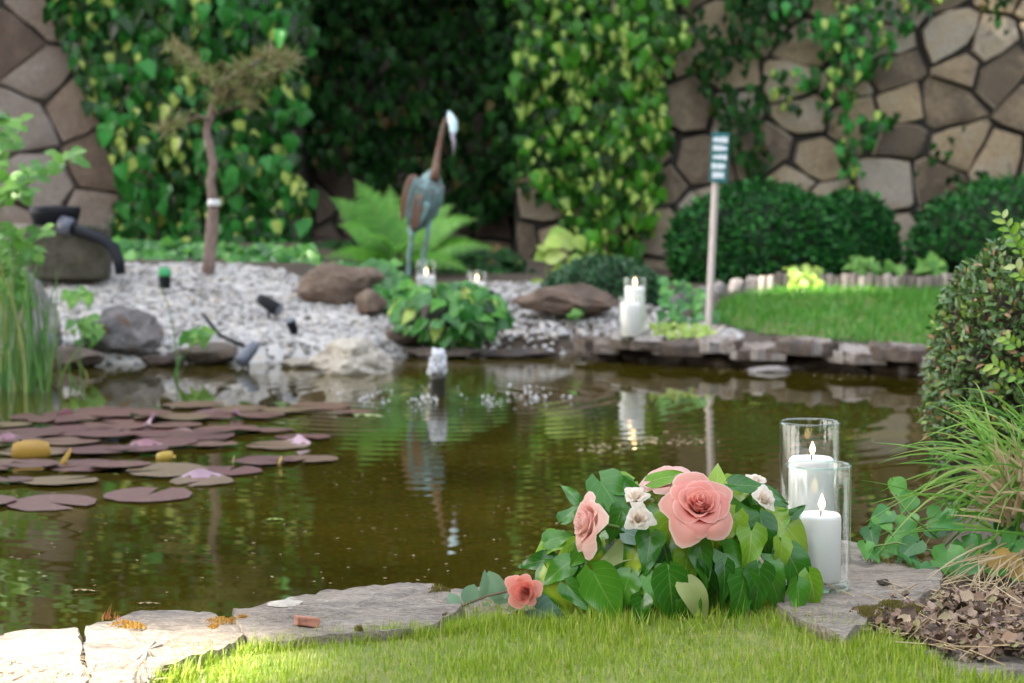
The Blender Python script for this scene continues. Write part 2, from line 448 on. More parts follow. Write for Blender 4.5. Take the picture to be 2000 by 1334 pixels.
def ground_h(X, Y):
    X = np.asarray(X, float); Y = np.asarray(Y, float)
    sd = pond_sd(X, Y)
    # land level: near side flat, far side rising to the wall
    k = np.clip((Y - 7.6) / 4.6, 0, 1)
    left = np.interp(Y, [7.6, 8.3, 9.2, 9.9, 11, 12.6], [-.03, -.02, .12, .25, .33, .36])
    mid = np.interp(Y, [7.6, 8.7, 9.0, 10, 12.6], [-.03, -.04, .02, .15, .24])
    right = np.interp(Y, [7.6, 8.0, 11, 12.6], [-.03, -.02, .11, .17])
    wl = np.clip((-.45 - X) / .7, 0, 1); wr = np.clip((X - .35) / .5, 0, 1)
    land = left * wl + right * wr + mid * (1 - wl - wr)
    near = np.full(X.shape, -.020)
    near = near + np.clip((X - 1.0) / .5, 0, 1) * .05 - np.clip((-.45 - X) / .2, 0, 1) * np.clip((Y - 1.9) / .3, 0, 1) * .02
    land = np.where(Y > 7.0, land, near)
    t = np.clip((sd + .02) / .10, 0, 1); t = t * t * (3 - 2 * t)
    deep = -.16 - .5 * np.clip(-sd / .6, 0, 1)
    return deep * (1 - t) + land * t

def axis(fine, lo, hi, step):
    out = [-900., -300, -120, -60, -30, -16] if lo < -4 else []
    core = list(np.arange(fine[0], fine[1] + 1e-6, step))
    a = [x for x in (-900., -300, -120, -60, -30, -18, -11, -8) if x < fine[0]]
    b = [x for x in (11., 18, 30, 60, 120, 300, 900) if x > fine[1] + .3]
    return np.array(a + core + b)
gx = axis((-5.5, 5.5), -9, 9, .07); gy = axis((-.5, 14.0), -9, 14, .07)
GX, GY = np.meshgrid(gx, gy)
GZ = ground_h(GX, GY)
nzm = (np.abs(GX) < 5.6) & (GY > -.6) & (GY < 14.1)
GZ = GZ + np.where(nzm, vnoise(GX, GY, 3.0, 3) * .012, 0)
nx, ny = len(gx), len(gy)
idx = np.arange(nx * ny).reshape(ny, nx)
GF = np.stack([idx[:-1, :-1], idx[:-1, 1:], idx[1:, 1:], idx[1:, :-1]], -1).reshape(-1, 4)
g = obj("ground", raw_mesh("ground", np.stack([GX, GY, GZ], -1).reshape(-1, 3), GF, None, [M_SOIL]))
tag(g, "bare brown soil around the garden pond", "ground", kind="structure")
def gh(x, y): return float(ground_h(np.array([x]), np.array([y]))[0])

# ---- water: murky olive pond, rings spreading from the little fountain
FX, FY = gz(855, 772, WATER)[:2]
wx = np.arange(-4.5, 3.05, .022); wy = np.arange(2.2, 9.0, .022)
WX, WY = np.meshgrid(wx, wy)
rr = np.hypot(WX - FX, WY - FY)
ring = (.0011 * np.exp(-rr / .55) + .00022 * np.exp(-rr / 2.2)) * np.sin(2 * math.pi * (rr / .105 - .35 * np.sqrt(rr))) * np.clip(rr / .08, 0, 1)
ang = np.arctan2(WY - FY, WX - FX)
ring *= 1 + .35 * np.sin(ang * 3 + rr * 2) + .25 * np.sin(ang * 7 - rr * 3)
WZ = WATER + ring
sw = np.zeros_like(WX)
for k in range(9):
    a = U(0, 6.28); lam = U(.09, .34); sw += np.sin((WX * math.cos(a) * .7 + WY * math.sin(a)) * 6.28 / lam + U(0, 6)) * .000022 * lam / .1
sw *= .55 + .45 * np.sin(WX * 1.7 + 1) * np.sin(WY * 1.3)
WZ = WZ + sw * np.clip((WY - 3.2) / 2.5, .12, 1)
n1, n2 = len(wx), len(wy)
idx = np.arange(n1 * n2).reshape(n2, n1)
WF = np.stack([idx[:-1, :-1], idx[:-1, 1:], idx[1:, 1:], idx[1:, :-1]], -1).reshape(-1, 4)
m = Mat("pond_water")
n1_ = m.noise(.9, 3); n2_ = m.noise(5, 4)
c = m.ramp(m.math('ADD', m.math('MULTIPLY', n1_, .75), m.math('MULTIPLY', n2_, .25)), [(.35, (.024, .019, .002)), (.5, (.042, .032, .003)), (.68, (.062, .046, .005))])
m.color(c).set(Roughness=.012, IOR=1.333)
M_WATER = m.m
w = obj("pond_water", raw_mesh("pond_water", np.stack([WX, WY, WZ], -1).reshape(-1, 3), WF, None, [M_WATER]))
tag(w, "murky olive pond water with rings from the fountain", "water", kind="structure")

# ---- stone wall
def clip_poly(poly, n, c):
    out = []
    for i in range(len(poly)):
        p, q = poly[i], poly[(i + 1) % len(poly)]
        dp, dq = n[0] * p[0] + n[1] * p[1] - c, n[0] * q[0] + n[1] * q[1] - c
        if dp <= 0: out.append(p)
        if (dp < 0 < dq) or (dq < 0 < dp):
            t = dp / (dp - dq); out.append((p[0] + t * (q[0] - p[0]), p[1] + t * (q[1] - p[1])))
    return out
def voronoi(x0, x1, z0, z1, cw, ch):
    sites = []
    rows = max(1, round((z1 - z0) / ch)); ch = (z1 - z0) / rows
    for r in range(rows):
        n = max(1, round((x1 - x0) / cw)); dx = (x1 - x0) / n
        off = U(-.4, .4) * dx
        for k in range(-1, n + 1):
            sites.append((x0 + (k + .5) * dx + off + U(-.42, .42) * dx, z0 + (r + .5) * ch + U(-.46, .46) * ch))
    A = np.array(sites) * [1, cw / ch * .85]
    sc = cw / ch * .85
    cells = []
    for i, s in enumerate(A):
        poly = [(x0, z0 * sc), (x1, z0 * sc), (x1, z1 * sc), (x0, z1 * sc)]
        d = np.hypot(*(A - s).T); order = np.argsort(d)[1:26]
        for j in order:
            q = A[j]; nn = q - s; mid = (q + s) / 2
            poly = clip_poly(poly, nn, nn @ mid)
            if len(poly) < 3: break
        if len(poly) >= 3:
            poly = [(p[0], p[1] / sc) for p in poly]
            ar = abs(sum(poly[k][0] * poly[(k + 1) % len(poly)][1] - poly[(k + 1) % len(poly)][0] * poly[k][1] for k in range(len(poly)))) / 2
            if ar > .006: cells.append((poly, ar))
    return cells
def wall_stone(poly, ar, Yf, parent, mat, gap):
    # resample the outline with rough edges, then rings: back, front edge, shoulder, face
    cx = sum(p[0] for p in poly) / len(poly); cz = sum(p[1] for p in poly) / len(poly)
    pts = []
    for i in range(len(poly)):
        p, q = poly[i], poly[(i + 1) % len(poly)]
        L = math.hypot(q[0] - p[0], q[1] - p[1])
        if L < .012: continue
        k = max(1, int(L / .11))
        for j in range(k): pts.append((p[0] + (q[0] - p[0]) * (j + .12) / k, p[1] + (q[1] - p[1]) * (j + .12) / k))
    if len(pts) < 4: return
    s = 1 - gap / math.sqrt(ar) * U(.5, 1.0)
    pts = [(cx + (x - cx) * s + U(-.013, .013), cz + (z - cz) * s + U(-.013, .013)) for x, z in pts]
    d = U(.02, .065); tx, tz = U(-.06, .06), U(-.06, .06)
    V = []; n = len(pts)
    for sc_, dep in ((1.0, -.02), (1.0, d * .7), (.95, d * .96), (.6, d)):
        for x, z in pts:
            X = cx + (x - cx) * sc_; Z = cz + (z - cz) * sc_
            V.append((X, Yf - dep - (tx * (X - cx) + tz * (Z - cz)) * (dep > 0) + U(-.004, .004), Z))
    V.append((cx, Yf - d - U(0, .012), cz))
    Fs = []
    for r in range(3):
        for k in range(n): Fs.append((r * n + k, r * n + (k + 1) % n, (r + 1) * n + (k + 1) % n, (r + 1) * n + k))
    for k in range(n): Fs.append((3 * n + k, 3 * n + (k + 1) % n, 4 * n))
    o = obj("stone", raw_mesh("stone", V, Fs, None, [mat], True, 38), parent)
    return o
WALL_Y = 12.5; NICHE_Y = 13.3; NX0, NX1 = -1.40, .02; WTOP = 3.4
def wall(label, x0, x1, Yf, cw, ch, mat, z0=0.0, gap=.03, mort=M_MORTAR):
    t = thing("stone_wall", label, "wall", ((x0 + x1) / 2, Yf, 0))
    MB().box(((x0 + x1) / 2, Yf + .25, WTOP / 2 - .1), (x1 - x0, .5, WTOP + .2)).build("mortar", mort, t, False)
    for poly, ar in voronoi(x0 + .01, x1 - .01, z0, WTOP, cw, ch): wall_stone(poly, ar, Yf, t, mat, gap)
    return t
wall("beige rubble stone wall with dark joints behind the clipped hedges and signpost", NX1, 5.6, WALL_Y, .36, .27, M_WALL, 0, .026)
wall("brown rubble stone wall behind the black filter tub", -5.4, NX0, WALL_Y, .46, .33, M_WALLD, 0, .026, M_MORTARL)
wall("recessed stone wall in the dark ivy niche behind the fern", NX0 + .003, NX1 - .003, NICHE_Y, .4, .3, M_WALLD, 0, .03)
# the returns of the niche and an unseen slab added on top to shade it
o = MB().box((NX0 - .15, 12.93, WTOP / 2 - .1), (.298, .6, WTOP + .1)).box((NX1 + .15, 12.93, WTOP / 2 - .1), (.298, .6, WTOP + .1)).build("niche_return", M_MORTAR, None, False)
o.location.y = .28
o2 = MB().box(((NX0 + NX1) / 2, 14.05, WTOP / 2), (NX1 - NX0 + 1.4, .3, WTOP + .4)).build("niche_backing", M_MORTAR, None, False)  # added box, stops sky light leaking through the niche corner
tag(o2, "unseen backing box added behind the ivy niche to block sky", "wall", kind="structure")
tag(o, "dark mortared side faces of the ivy niche", "wall", kind="structure")
o = bevel(MB().box(((NX0 + NX1) / 2, 12.55, 2.85), (NX1 - NX0 + 1.0, 1.9, .7)).build("niche_shade_slab", M_MORTAR, None, False), .04)
tag(o, "unseen slab added above the ivy niche to shade it", "wall", kind="structure")

# ---- lawns
def sheet(name, poly, mat, lift, label, jitter=.02, step=.06):
    """a lawn sheet that follows the ground inside a world polygon"""
    P = np.array(poly)
    x = np.arange(P[:, 0].min(), P[:, 0].max() + step, step); y = np.arange(P[:, 1].min(), P[:, 1].max() + step, step)
    X, Y = np.meshgrid(x, y)
    ins = inside_poly(X, Y, poly)
    Z = ground_h(X, Y) + lift + vnoise(X, Y, 3.0, 3) * .012
    n = len(x); idx = np.arange(X.size).reshape(X.shape)
    q = np.stack([idx[:-1, :-1], idx[:-1, 1:], idx[1:, 1:], idx[1:, :-1]], -1).reshape(-1, 4)
    keep = ins.ravel()[q].all(1)
    o = obj(name, raw_mesh(name, np.stack([X, Y, Z], -1).reshape(-1, 3), q[keep], None, [mat]))
    tag(o, label, "lawn", kind="structure")
    return o
def inside_poly(X, Y, poly):
    P = np.array(poly); ins = np.zeros(np.shape(X), bool)
    for i in range(len(P)):
        a = P[i]; b = P[(i + 1) % len(P)]
        c = (a[1] > Y) != (b[1] > Y)
        ins ^= c & (X < (b[0] - a[0]) * (Y - a[1]) / (b[1] - a[1] + 1e-12) + a[0])
    return ins
BL = dict(V=np.array([(-.5, 0, 0), (.5, 0, 0), (-.4, .5, .06), (.4, .5, .06), (0, 1, .25)]), F=np.array([(0, 1, 3, 2), (2, 3, 4, 4)]), UV=np.array([(0, 0), (0, 1), (.5, 0), (.5, 1), (1, .5)]))
BL3 = dict(V=np.array([(-.5, 0, 0), (.5, 0, 0), (0, 1, .2)]), F=np.array([(0, 1, 2)]), UV=np.array([(0, 0), (0, 1), (1, .5)]))
BL5 = dict(V=np.array([(-.5, 0, 0), (.5, 0, 0), (-.4, .5, .06), (.4, .5, .06), (0, 1, .25)]), F=np.array([(0, 1, 3), (0, 3, 2), (2, 3, 4)]), UV=np.array([(0, 0), (0, 1), (.5, 0), (.5, 1), (1, .5)]))
def blades(name, XY, Z, h, w, mat, lean=.45, tmpl=None, label=None, cat="grass"):
    n = len(XY)
    a = NR.uniform(0, 6.283, n); le = NR.normal(0, lean, n) if lean < 1.2 else NR.uniform(1.2, 1.56, n); hh = h * NR.uniform(.5, 1.25, n); ww = w * NR.uniform(.6, 1.3, n)
    t = BL5 if tmpl is None else tmpl
    ca, sa = np.cos(a), np.sin(a)
    X = np.stack([ca, sa, np.zeros(n)], -1) * ww[:, None]
    D = np.stack([-sa * np.sin(le), ca * np.sin(le), np.cos(le)], -1) * hh[:, None]
    N = np.stack([-sa * np.cos(le), ca * np.cos(le), -np.sin(le)], -1) * hh[:, None] * np.sign(NR.normal(size=n))[:, None]
    v = t["V"]
    W = X[:, None] * v[None, :, 0:1] + D[:, None] * v[None, :, 1:2] + N[:, None] * v[None, :, 2:3] + np.stack([XY[:, 0], XY[:, 1], Z], -1)[:, None]
    Fc = (t["F"][None] + (np.arange(n) * len(v))[:, None, None]).reshape(-1, t["F"].shape[1])
    o = obj(name, raw_mesh(name, W.reshape(-1, 3), Fc, np.tile(t["UV"], (n, 1)), [mat]))
    tag(o, label, cat, kind="stuff")
    return o
def scatter(poly, n, dens=None):
    P = np.array(poly); out = []
    tot = 0
    while tot < n:
        q = np.stack([NR.uniform(P[:, 0].min(), P[:, 0].max(), n), NR.uniform(P[:, 1].min(), P[:, 1].max(), n)], -1)
        q = q[inside_poly(q[:, 0], q[:, 1], poly)]
        if dens is not None: q = q[NR.uniform(size=len(q)) < dens(q)]
        out.append(q); tot += len(q)
    return np.concatenate(out)[:n]
edge_px = [(270, 1345), (330, 1302), (400, 1275), (470, 1258), (560, 1250), (640, 1245), (740, 1240), (850, 1226), (930, 1212), (1000, 1195), (1060, 1172), (1250, 1148), (1400, 1146), (1500, 1150), (1540, 1188), (1600, 1205), (1660, 1238), (1720, 1258), (1800, 1290), (1860, 1330)]
near_edge = [tuple(gz(x, y, -.03)[:2]) for x, y in edge_px]
NEARL = near_edge + [(.95, 2.1), (1.9, 1.6), (1.9, -.3), (-1.9, -.3), (-1.9, 1.6), (-.75, 2.0)]
sheet("near_lawn", NEARL, M_LAWN, .006, "mown turf in front of the pond edging stones", step=.035)
far_px = [(1392, 640), (1480, 655), (1600, 662), (1720, 667), (1830, 672)]
FARL = [tuple(gz(x, y, .0)[:2]) for x, y in far_px] + [(2.9, 7.7), (5.0, 8.2), (5.0, 10.9), (2.5, 10.9), (1.5, 10.75), (1.15, 10.2), (.98, 9.3)]
sheet("far_lawn", FARL, M_LAWN, .006, "mown lawn across the pond before the log edging", step=.08)
vis = [p for p in NEARL]
q = scatter([(-1.0, 1.95), (1.05, 1.95), (1.05, 3.0), (-1.0, 3.0)], 150000)
q = q[inside_poly(q[:, 0], q[:, 1], NEARL)]
pn = vnoise(q[:, 0], q[:, 1], 6, 5)
q = q[(NR.uniform(size=len(q)) < .8 + pn * .6)]
blades("near_grass", q, ground_h(q[:, 0], q[:, 1]) - .002, .024, .0021, M_GRASS, .5, None, "bright short grass blades of the lawn beside the flower arrangement")
q = scatter([(-1.9, .9), (1.9, .9), (1.9, 2.0), (-1.9, 2.0)], 26000)
q = q[inside_poly(q[:, 0], q[:, 1], NEARL)]
blades("outer_grass", q, ground_h(q[:, 0], q[:, 1]), .035, .004, M_GRASS, .5, None, "short grass of the lawn further out from the pond edge")
q = scatter(FARL, 42000)
pn = vnoise(q[:, 0], q[:, 1], 2, 9)
q = q[NR.uniform(size=len(q)) < .75 + pn * .6]
blades("far_grass", q, ground_h(q[:, 0], q[:, 1]), .05, .006, M_GRASSF, .5, None, "green grass blades of the lawn across the pond")

# ---- slabs of the near pond edge
def resample(poly, n, rough=.006, seed=0):
    P = [Vector((p[0], p[1], 0)) for p in poly]; L = [0]
    for i in range(len(P)): L.append(L[-1] + (P[(i + 1) % len(P)] - P[i]).length)
    out = []
    for k in range(n):
        s = L[-1] * k / n
        i = max(j for j in range(len(P)) if L[j] <= s)
        t = (s - L[i]) / max(1e-6, L[i + 1] - L[i]); p = P[i].lerp(P[(i + 1) % len(P)], t)
        p = p + Vector((mnoise.noise(Vector((p.x * 14, p.y * 14, seed))), mnoise.noise(Vector((p.x * 14, p.y * 14, seed + 9))), 0)) * rough * 1.6 + Vector((U(-1, 1), U(-1, 1), 0)) * rough * .35
        out.append(p)
    return out
def slab(name, poly, ztop, thick, mat, seed=0, n=84, rough=.006, relief=.008, tilt=(0, 0)):
    pts = resample(poly, n, rough, seed)
    c = sum(pts, Vector()) / n
    rings = [(.985, -thick), (1.012, -thick * .7), (.994, -thick * .4), (1.008, -thick * .2), (1.0, -.004), (.992, 0), (.94, 0), (.84, 0), (.74, 0), (.62, 0), (.48, 0), (.33, 0), (.17, 0)]
    V = []
    for s, z in rings:
        for p in pts:
            q = c + (p - c) * s
            if z == 0 or z == -.004:
                lay = mnoise.fractal(Vector((q.x * 6, q.y * 22, seed)), .7, 2.2, 6)
                h = relief * lay + .25 * relief * round(2.2 * mnoise.noise(Vector((q.x * 7, q.y * 22, seed + 4))))
            else:
                h = 0; q = q + Vector((U(-1, 1), U(-1, 1), 0)) * .003
            V.append((q.x, q.y, ztop + z + h + tilt[0] * (q.x - c.x) + tilt[1] * (q.y - c.y)))
    V.append((c.x, c.y, ztop))
    Fs = [tuple(range(n - 1, -1, -1))]
    for r in range(len(rings) - 1):
        for k in range(n): Fs.append((r * n + k, r * n + (k + 1) % n, (r + 1) * n + (k + 1) % n, (r + 1) * n + k))
    b = (len(rings) - 1) * n
    for k in range(n): Fs.append((b + k, b + (k + 1) % n, len(V) - 1))
    return obj(name, raw_mesh(name, V, Fs, None, [mat], True, 40))
def pxpoly(L, z): return [tuple(gz(x, y, z)[:2]) for x, y in L]
GE = "flat stones edging the near side of the pond"
tag(slab("edging_stone", [(-1.15, 2.5)] + pxpoly([(-60, 1258), (0, 1237), (70, 1226), (150, 1216), (158, 1250), (163, 1300), (168, 1345)], 0) + [(-.62, 2.05), (-1.1, 2.1)], 0, .09, M_SLAB, 1),
    "pale sunlit edging stone with a dark crack beside it and straw on top", "edging stone", GE)
tag(slab("edging_stone", pxpoly([(166, 1226), (215, 1212), (300, 1191), (350, 1190), (405, 1197), (450, 1212), (480, 1240), (400, 1276), (330, 1304), (270, 1345), (225, 1375), (178, 1375), (172, 1300)], 0), 0, .09, M_SLAB, 2),
    "sunlit edging stone with orange moss on both of its ends", "edging stone", GE)
tag(slab("edging_stone", pxpoly([(447, 1196), (470, 1188), (560, 1172), (660, 1156), (740, 1147), (800, 1140), (848, 1146), (880, 1165), (900, 1195), (860, 1222), (760, 1240), (650, 1246), (540, 1256), (487, 1248), (455, 1222)], 0), .004, .1, M_SLAB, 3),
    "long dark grey edging stone with a brick chip on it", "edging stone", GE)
tag(slab("edging_stone", pxpoly([(868, 1150), (930, 1146), (1010, 1143), (1130, 1135), (1180, 1120), (1180, 1150), (1060, 1178), (960, 1208), (915, 1200)], -.006), -.008, .09, M_SLAB, 4),
    "grey edging stone under the eucalyptus sprig and loose rose", "edging stone", GE)
tag(slab("edging_stone", pxpoly([(1188, 1128), (1300, 1108), (1420, 1090), (1500, 1080), (1496, 1140), (1400, 1150), (1250, 1150), (1190, 1150)], -.004), -.006, .09, M_SLAB, 5),
    "edging stone mostly hidden beneath the rose arrangement", "edging stone", GE)
tag(slab("edging_stone", pxpoly([(1506, 1082), (1600, 1050), (1680, 1062), (1790, 1086), (1838, 1120), (1836, 1150), (1780, 1180), (1700, 1200), (1650, 1245), (1600, 1225), (1512, 1190)], 0), 0, .1, M_SLAB, 6, relief=.006),
    "grey edging stone carrying the two glass candle holders", "edging stone", GE)
tag(slab("edging_stone", pxpoly([(1700, 1262), (1780, 1245), (1880, 1240), (2060, 1250), (2080, 1345), (1920, 1350), (1830, 1320), (1760, 1290)], -.03), -.022, .06, M_SLAB, 7, relief=.005),
    "low grey stone half covered by dead leaves and grass", "edging stone", GE)
# brick chip, pale flake
def rock(name, c, dim, mat, seed, sub=3, rough=.22, rz=0.0, cuts=9):
    import bmesh
    bm = bmesh.new(); bmesh.ops.create_icosphere(bm, subdivisions=sub, radius=1)
    rr_ = random.Random(seed)
    planes = []
    for _ in range(cuts):
        v = Vector((rr_.uniform(-1, 1), rr_.uniform(-1, 1), rr_.uniform(-1, 1))).normalized(); planes.append((v, rr_.uniform(.62, .88)))
    for v in bm.verts:
        p = v.co.copy()
        for n, d in planes:
            e = p.dot(n) - d
            if e > 0: p -= n * e * .9
        p += p.normalized() * (mnoise.fractal(p * 1.6 + Vector((seed, 0, 0)), .8, 2.2, 4) + .3 * mnoise.fractal(p * 6 + Vector((seed, 3, 0)), .7, 2.2, 3)) * rough
        v.co = p
    V = [v.co.copy() for v in bm.verts]; bm.verts.ensure_lookup_table()
    Fs = [tuple(v.index for v in f.verts) for f in bm.faces]
    bm.free()
    mx = Matrix.Rotation(rz, 3, 'Z')
    V = [Vector(c) + mx @ Vector((p.x * dim[0], p.y * dim[1], p.z * dim[2])) for p in V]
    return obj(name, raw_mesh(name, V, Fs, None, [mat], True, 42))
p = gz(599, 1214, .01)
bq = MB().box((p.x, p.y, .011), (.03, .02, .014), .3, .1)
bq.v = [tuple(c_ + U(-.0035, .0035) for c_ in v_) for v_ in bq.v]
bc = bevel(bq.build("brick_chip", M_BRICK, None, False), .0018)
tag(bc, "small reddish brick chip lying on the long grey edging stone", "brick chip")
p = gz(556, 1181, .006)
tag(rock("stone_flake", (p.x, p.y, .007), (.03, .02, .005), M_ROCKP, 8, 2, .1, .2), "thin pale stone flake lying on the long grey edging stone", "stone flake")

# ---- far shore: rocks, gravel, ledge
def rk(px, py, Y, wpx, hpx, dep, mat, seed, label, name="rock", rz=0.0, sub=4, rough=.2):
    k = Y / F
    c = at(px, py, Y)
    return tag(rock(name, c, (wpx * k / 2 * 1.1, dep / 2, hpx * k / 2 * 1.1), mat, seed, sub, rough, rz), label, "rock")
rk(240, 660, 8.25, 140, 110, .3, M_ROCKG, 21, "rounded grey rock with rusty moss at the water's edge beside the gravel")
rk(50, 645, 8.1, 130, 190, .3, M_ROCKG, 22, "tall flat grey stone standing behind the reeds at the water's edge")
rk(690, 706, 7.75, 145, 75, .35, M_ROCKP, 23, "large pale boulder lying half in the water beside the gravel bank")
rk(665, 560, 9.3, 150, 90, .25, M_ROCKB, 24, "sloping brown mossy rock above the gravel under the ground ivy", rz=.2)
rk(722, 590, 9.05, 60, 50, .2, M_ROCKB, 25, "small dark brown rock at the foot of the mossy rock", sub=3)
rk(1108, 590, 9.1, 190, 62, .3, M_ROCKB, 26, "long reddish mossy rock in front of the green cushion plant")
rk(800, 655, 8.6, 90, 34, .2, M_ROCKB, 27, "flat brown stone beneath the distant ivy arrangement", sub=3)
rk(860, 690, 8.5, 150, 26, .25, M_LEDGE, 28, "low wet stone at the waterline behind the fountain", sub=3)
rk(1020, 692, 8.5, 170, 24, .2, M_LEDGE, 29, "low brown shore stone with pebbles behind it", sub=3)
rk(585, 712, 8.0, 70, 26, .15, M_ROCKP, 30, "small pale stone at the waterline beside the large boulder", sub=3)
rk(410, 690, 8.15, 110, 38, .2, M_LEDGE, 31, "low mossy brown stone at the waterline by the grey spotlight", sub=3)
rk(140, 700, 8.0, 120, 44, .2, M_LEDGE, 32, "dark wet stone at the waterline behind the reeds", sub=3)
rk(320, 704, 8.08, 80, 24, .15, M_ROCKB, 33, "small brown stone at the waterline below the rounded grey rock", sub=3)
# ledge of stones at the right
LG = "overhanging ledge stones across the pond"
lx = [1128, 1200, 1290, 1370, 1440, 1530, 1625, 1720, 1815, 1930, 2060]
names = ["dark jagged ledge stone at the end of the ledge by the pebbles", "mossy ledge stone carrying the two distant candle glasses", "rust coloured ledge stone next to the distant candles", "ledge stone in front of the signpost foot",
         "grey topped ledge stone just past the signpost", "narrow reddish ledge stone below the far lawn", "wide flat grey ledge stone below the far lawn", "dark mossy ledge stone between wide flat ones",
         "pale ledge stone reaching behind the round box bush", "ledge stone hidden behind the round box bush"]
def lY(px): return float(np.interp(px, [1128, 1235, 1400, 1810, 2060], [8.45, 8.2, 8.05, 7.55, 7.2]))
for i in range(len(lx) - 1):
    a, b = lx[i] - 7, lx[i + 1] + 7
    zt = (.016 if i % 2 else -.006) + U(-.006, .006); dd = .30 + U(-.03, .05)
    pa = at(a, 660, lY(a) - .12 + U(-.04, .04)); pb = at(b, 660, lY(b) - .12 + U(-.04, .04)); pm = at((a + b) / 2, 660, lY((a + b) / 2) - .15 + U(-.03, .03))
    tag(slab("ledge_stone", [(pa.x, pa.y), (pm.x, pm.y), (pb.x, pb.y), (pb.x + .02, pb.y + dd), (pm.x, pm.y + dd + .04), (pa.x + .02, pa.y + dd)], zt, .05, M_LEDGE, 40 + i, 48, .022, .02),
        names[i], "ledge stone", LG)
for i, (px, wpx) in enumerate(((1180, 90), (1300, 120), (1430, 110), (1560, 130), (1690, 120), (1800, 110))):
    Y = lY(px) + .12; c = at(px, 700, Y); c.z = -.14
    tag(rock("footing_stone", c, (wpx * Y / F / 2, .1, .085), M_LEDGE, 60 + i, 3, .2), "dark wet footing stone in the shade under the pond ledge", "rock", "footing stones under the ledge")
p = at(1505, 703, lY(1505) - .16); p.z = WATER + .005
tag(rock("shelf_stone", p, (.09, .05, .02), M_ROCKG, 71, 3, .12), "pale flat stone barely above water below the ledge", "rock")

# ---- gravel bank
ICO = None
def ico_tmpl():
    import bmesh
    bm = bmesh.new(); bmesh.ops.create_icosphere(bm, subdivisions=1, radius=1)
    V = np.array([v.co for v in bm.verts]); Fs = np.array([[v.index for v in f.verts] for f in bm.faces]); bm.free()
    return [dict(V=V * (1 + NR.normal(0, .1, (len(V), 1))), F=Fs, UV=np.zeros((len(V), 2))) for _ in range(5)]
ICO = ico_tmpl()
def pebbles(name, XY, smin, smax, label, zoff=0.0):
    it = []
    for x, y in XY:
        s = U(smin, smax) * (.7 + .6 * R.random() ** 3)
        z = gh1(x, y) + s * .3 + zoff
        M = Matrix.Translation((x, y, z)) @ Matrix.Rotation(U(0, 6.28), 4, 'Z') @ Matrix.Rotation(U(-.5, .5), 4, 'X') @ Matrix.Diagonal((s * U(.9, 1.5), s, s * U(.5, .8), 1))
        it.append((R.choice(ICO), M))
    return tag(joined(name, it, M_GRAVEL, None, "stuff"), label, "gravel")
def gh1(x, y):
    return float(ground_h(np.array([x]), np.array([y]))[0])
BANK = [(-2.6, 7.9), (-2.0, 8.05), (-1.2, 8.05), (-.65, 8.15), (-.3, 8.55), (-.3, 9.0), (-.75, 9.3), (-1.1, 9.75), (-1.5, 10.1), (-2.1, 10.15), (-2.6, 9.9)]
_h = ground_h
sheet("gravel_bed", BANK, M_GRAVEL, .004, "packed fine gravel under the loose gravel bank", step=.05)["category"] = "gravel"
def pebble_xy(poly, n): return scatter(poly, n)
q = pebble_xy(BANK, 8500)
pz = _h(q[:, 0], q[:, 1])
_pz = dict(((float(a), float(b)), float(c)) for (a, b), c in zip(q, pz))
def gh1(x, y): return _pz.get((float(x), float(y))) if (float(x), float(y)) in _pz else gh(x, y)
pebbles("bank_gravel", q, .009, .021, "whitish gravel covering the sloping bank beside the pond")
STRIP = [(-.3, 8.5), (.3, 8.55), (.55, 8.4), (1.0, 8.2), (1.05, 8.6), (.7, 9.6), (.3, 10.3), (-.25, 10.2), (-.35, 9.4)]
q = pebble_xy(STRIP, 3600)
pz = _h(q[:, 0], q[:, 1]); _pz.update(((float(a), float(b)), float(c)) for (a, b), c in zip(q, pz))
pebbles("strip_gravel", q, .009, .02, "grey and tan gravel strip behind the distant candles")

# ---- log edging of the far lawn
for i in range(30):
    t = i / 29
    px = 1490 + t * 470; Y = 11.0 - .25 * math.sin(t * 2.2) - (0 if t > .1 else (0.1 - t) * 3)
    p = at(px, 545, Y); zg = gh(p.x, Y); r = .024 + U(-.003, .004); h = .085 + U(-.012, .015)
    o = MB().lathe((p.x, Y, zg - .05), [(r * .98, 0), (r, h * .6), (r * .97, h + .045), (r * .8, h + .05), (.001, h + .052)], 10).build("edging_log", M_WOODPOST)
    o.rotation_euler = (0, 0, 0)
    tag(o, "short weathered upright log in the row edging the far lawn", "edging log", "upright logs edging the far lawn")
for i, px in enumerate((1310, 1340, 1372, 1405, 1440, 1470)):
    Y = 9.6 + i * .24; p = at(px, 560, Y); zg = gh(p.x, Y)
    tag(rock("border_stone", (p.x, Y, zg + .03), (.05, .05, .06), M_ROCKG, 80 + i, 3, .2), "rough grey border stone curving from signpost to the log edging", "rock", "border stones beside the far lawn")

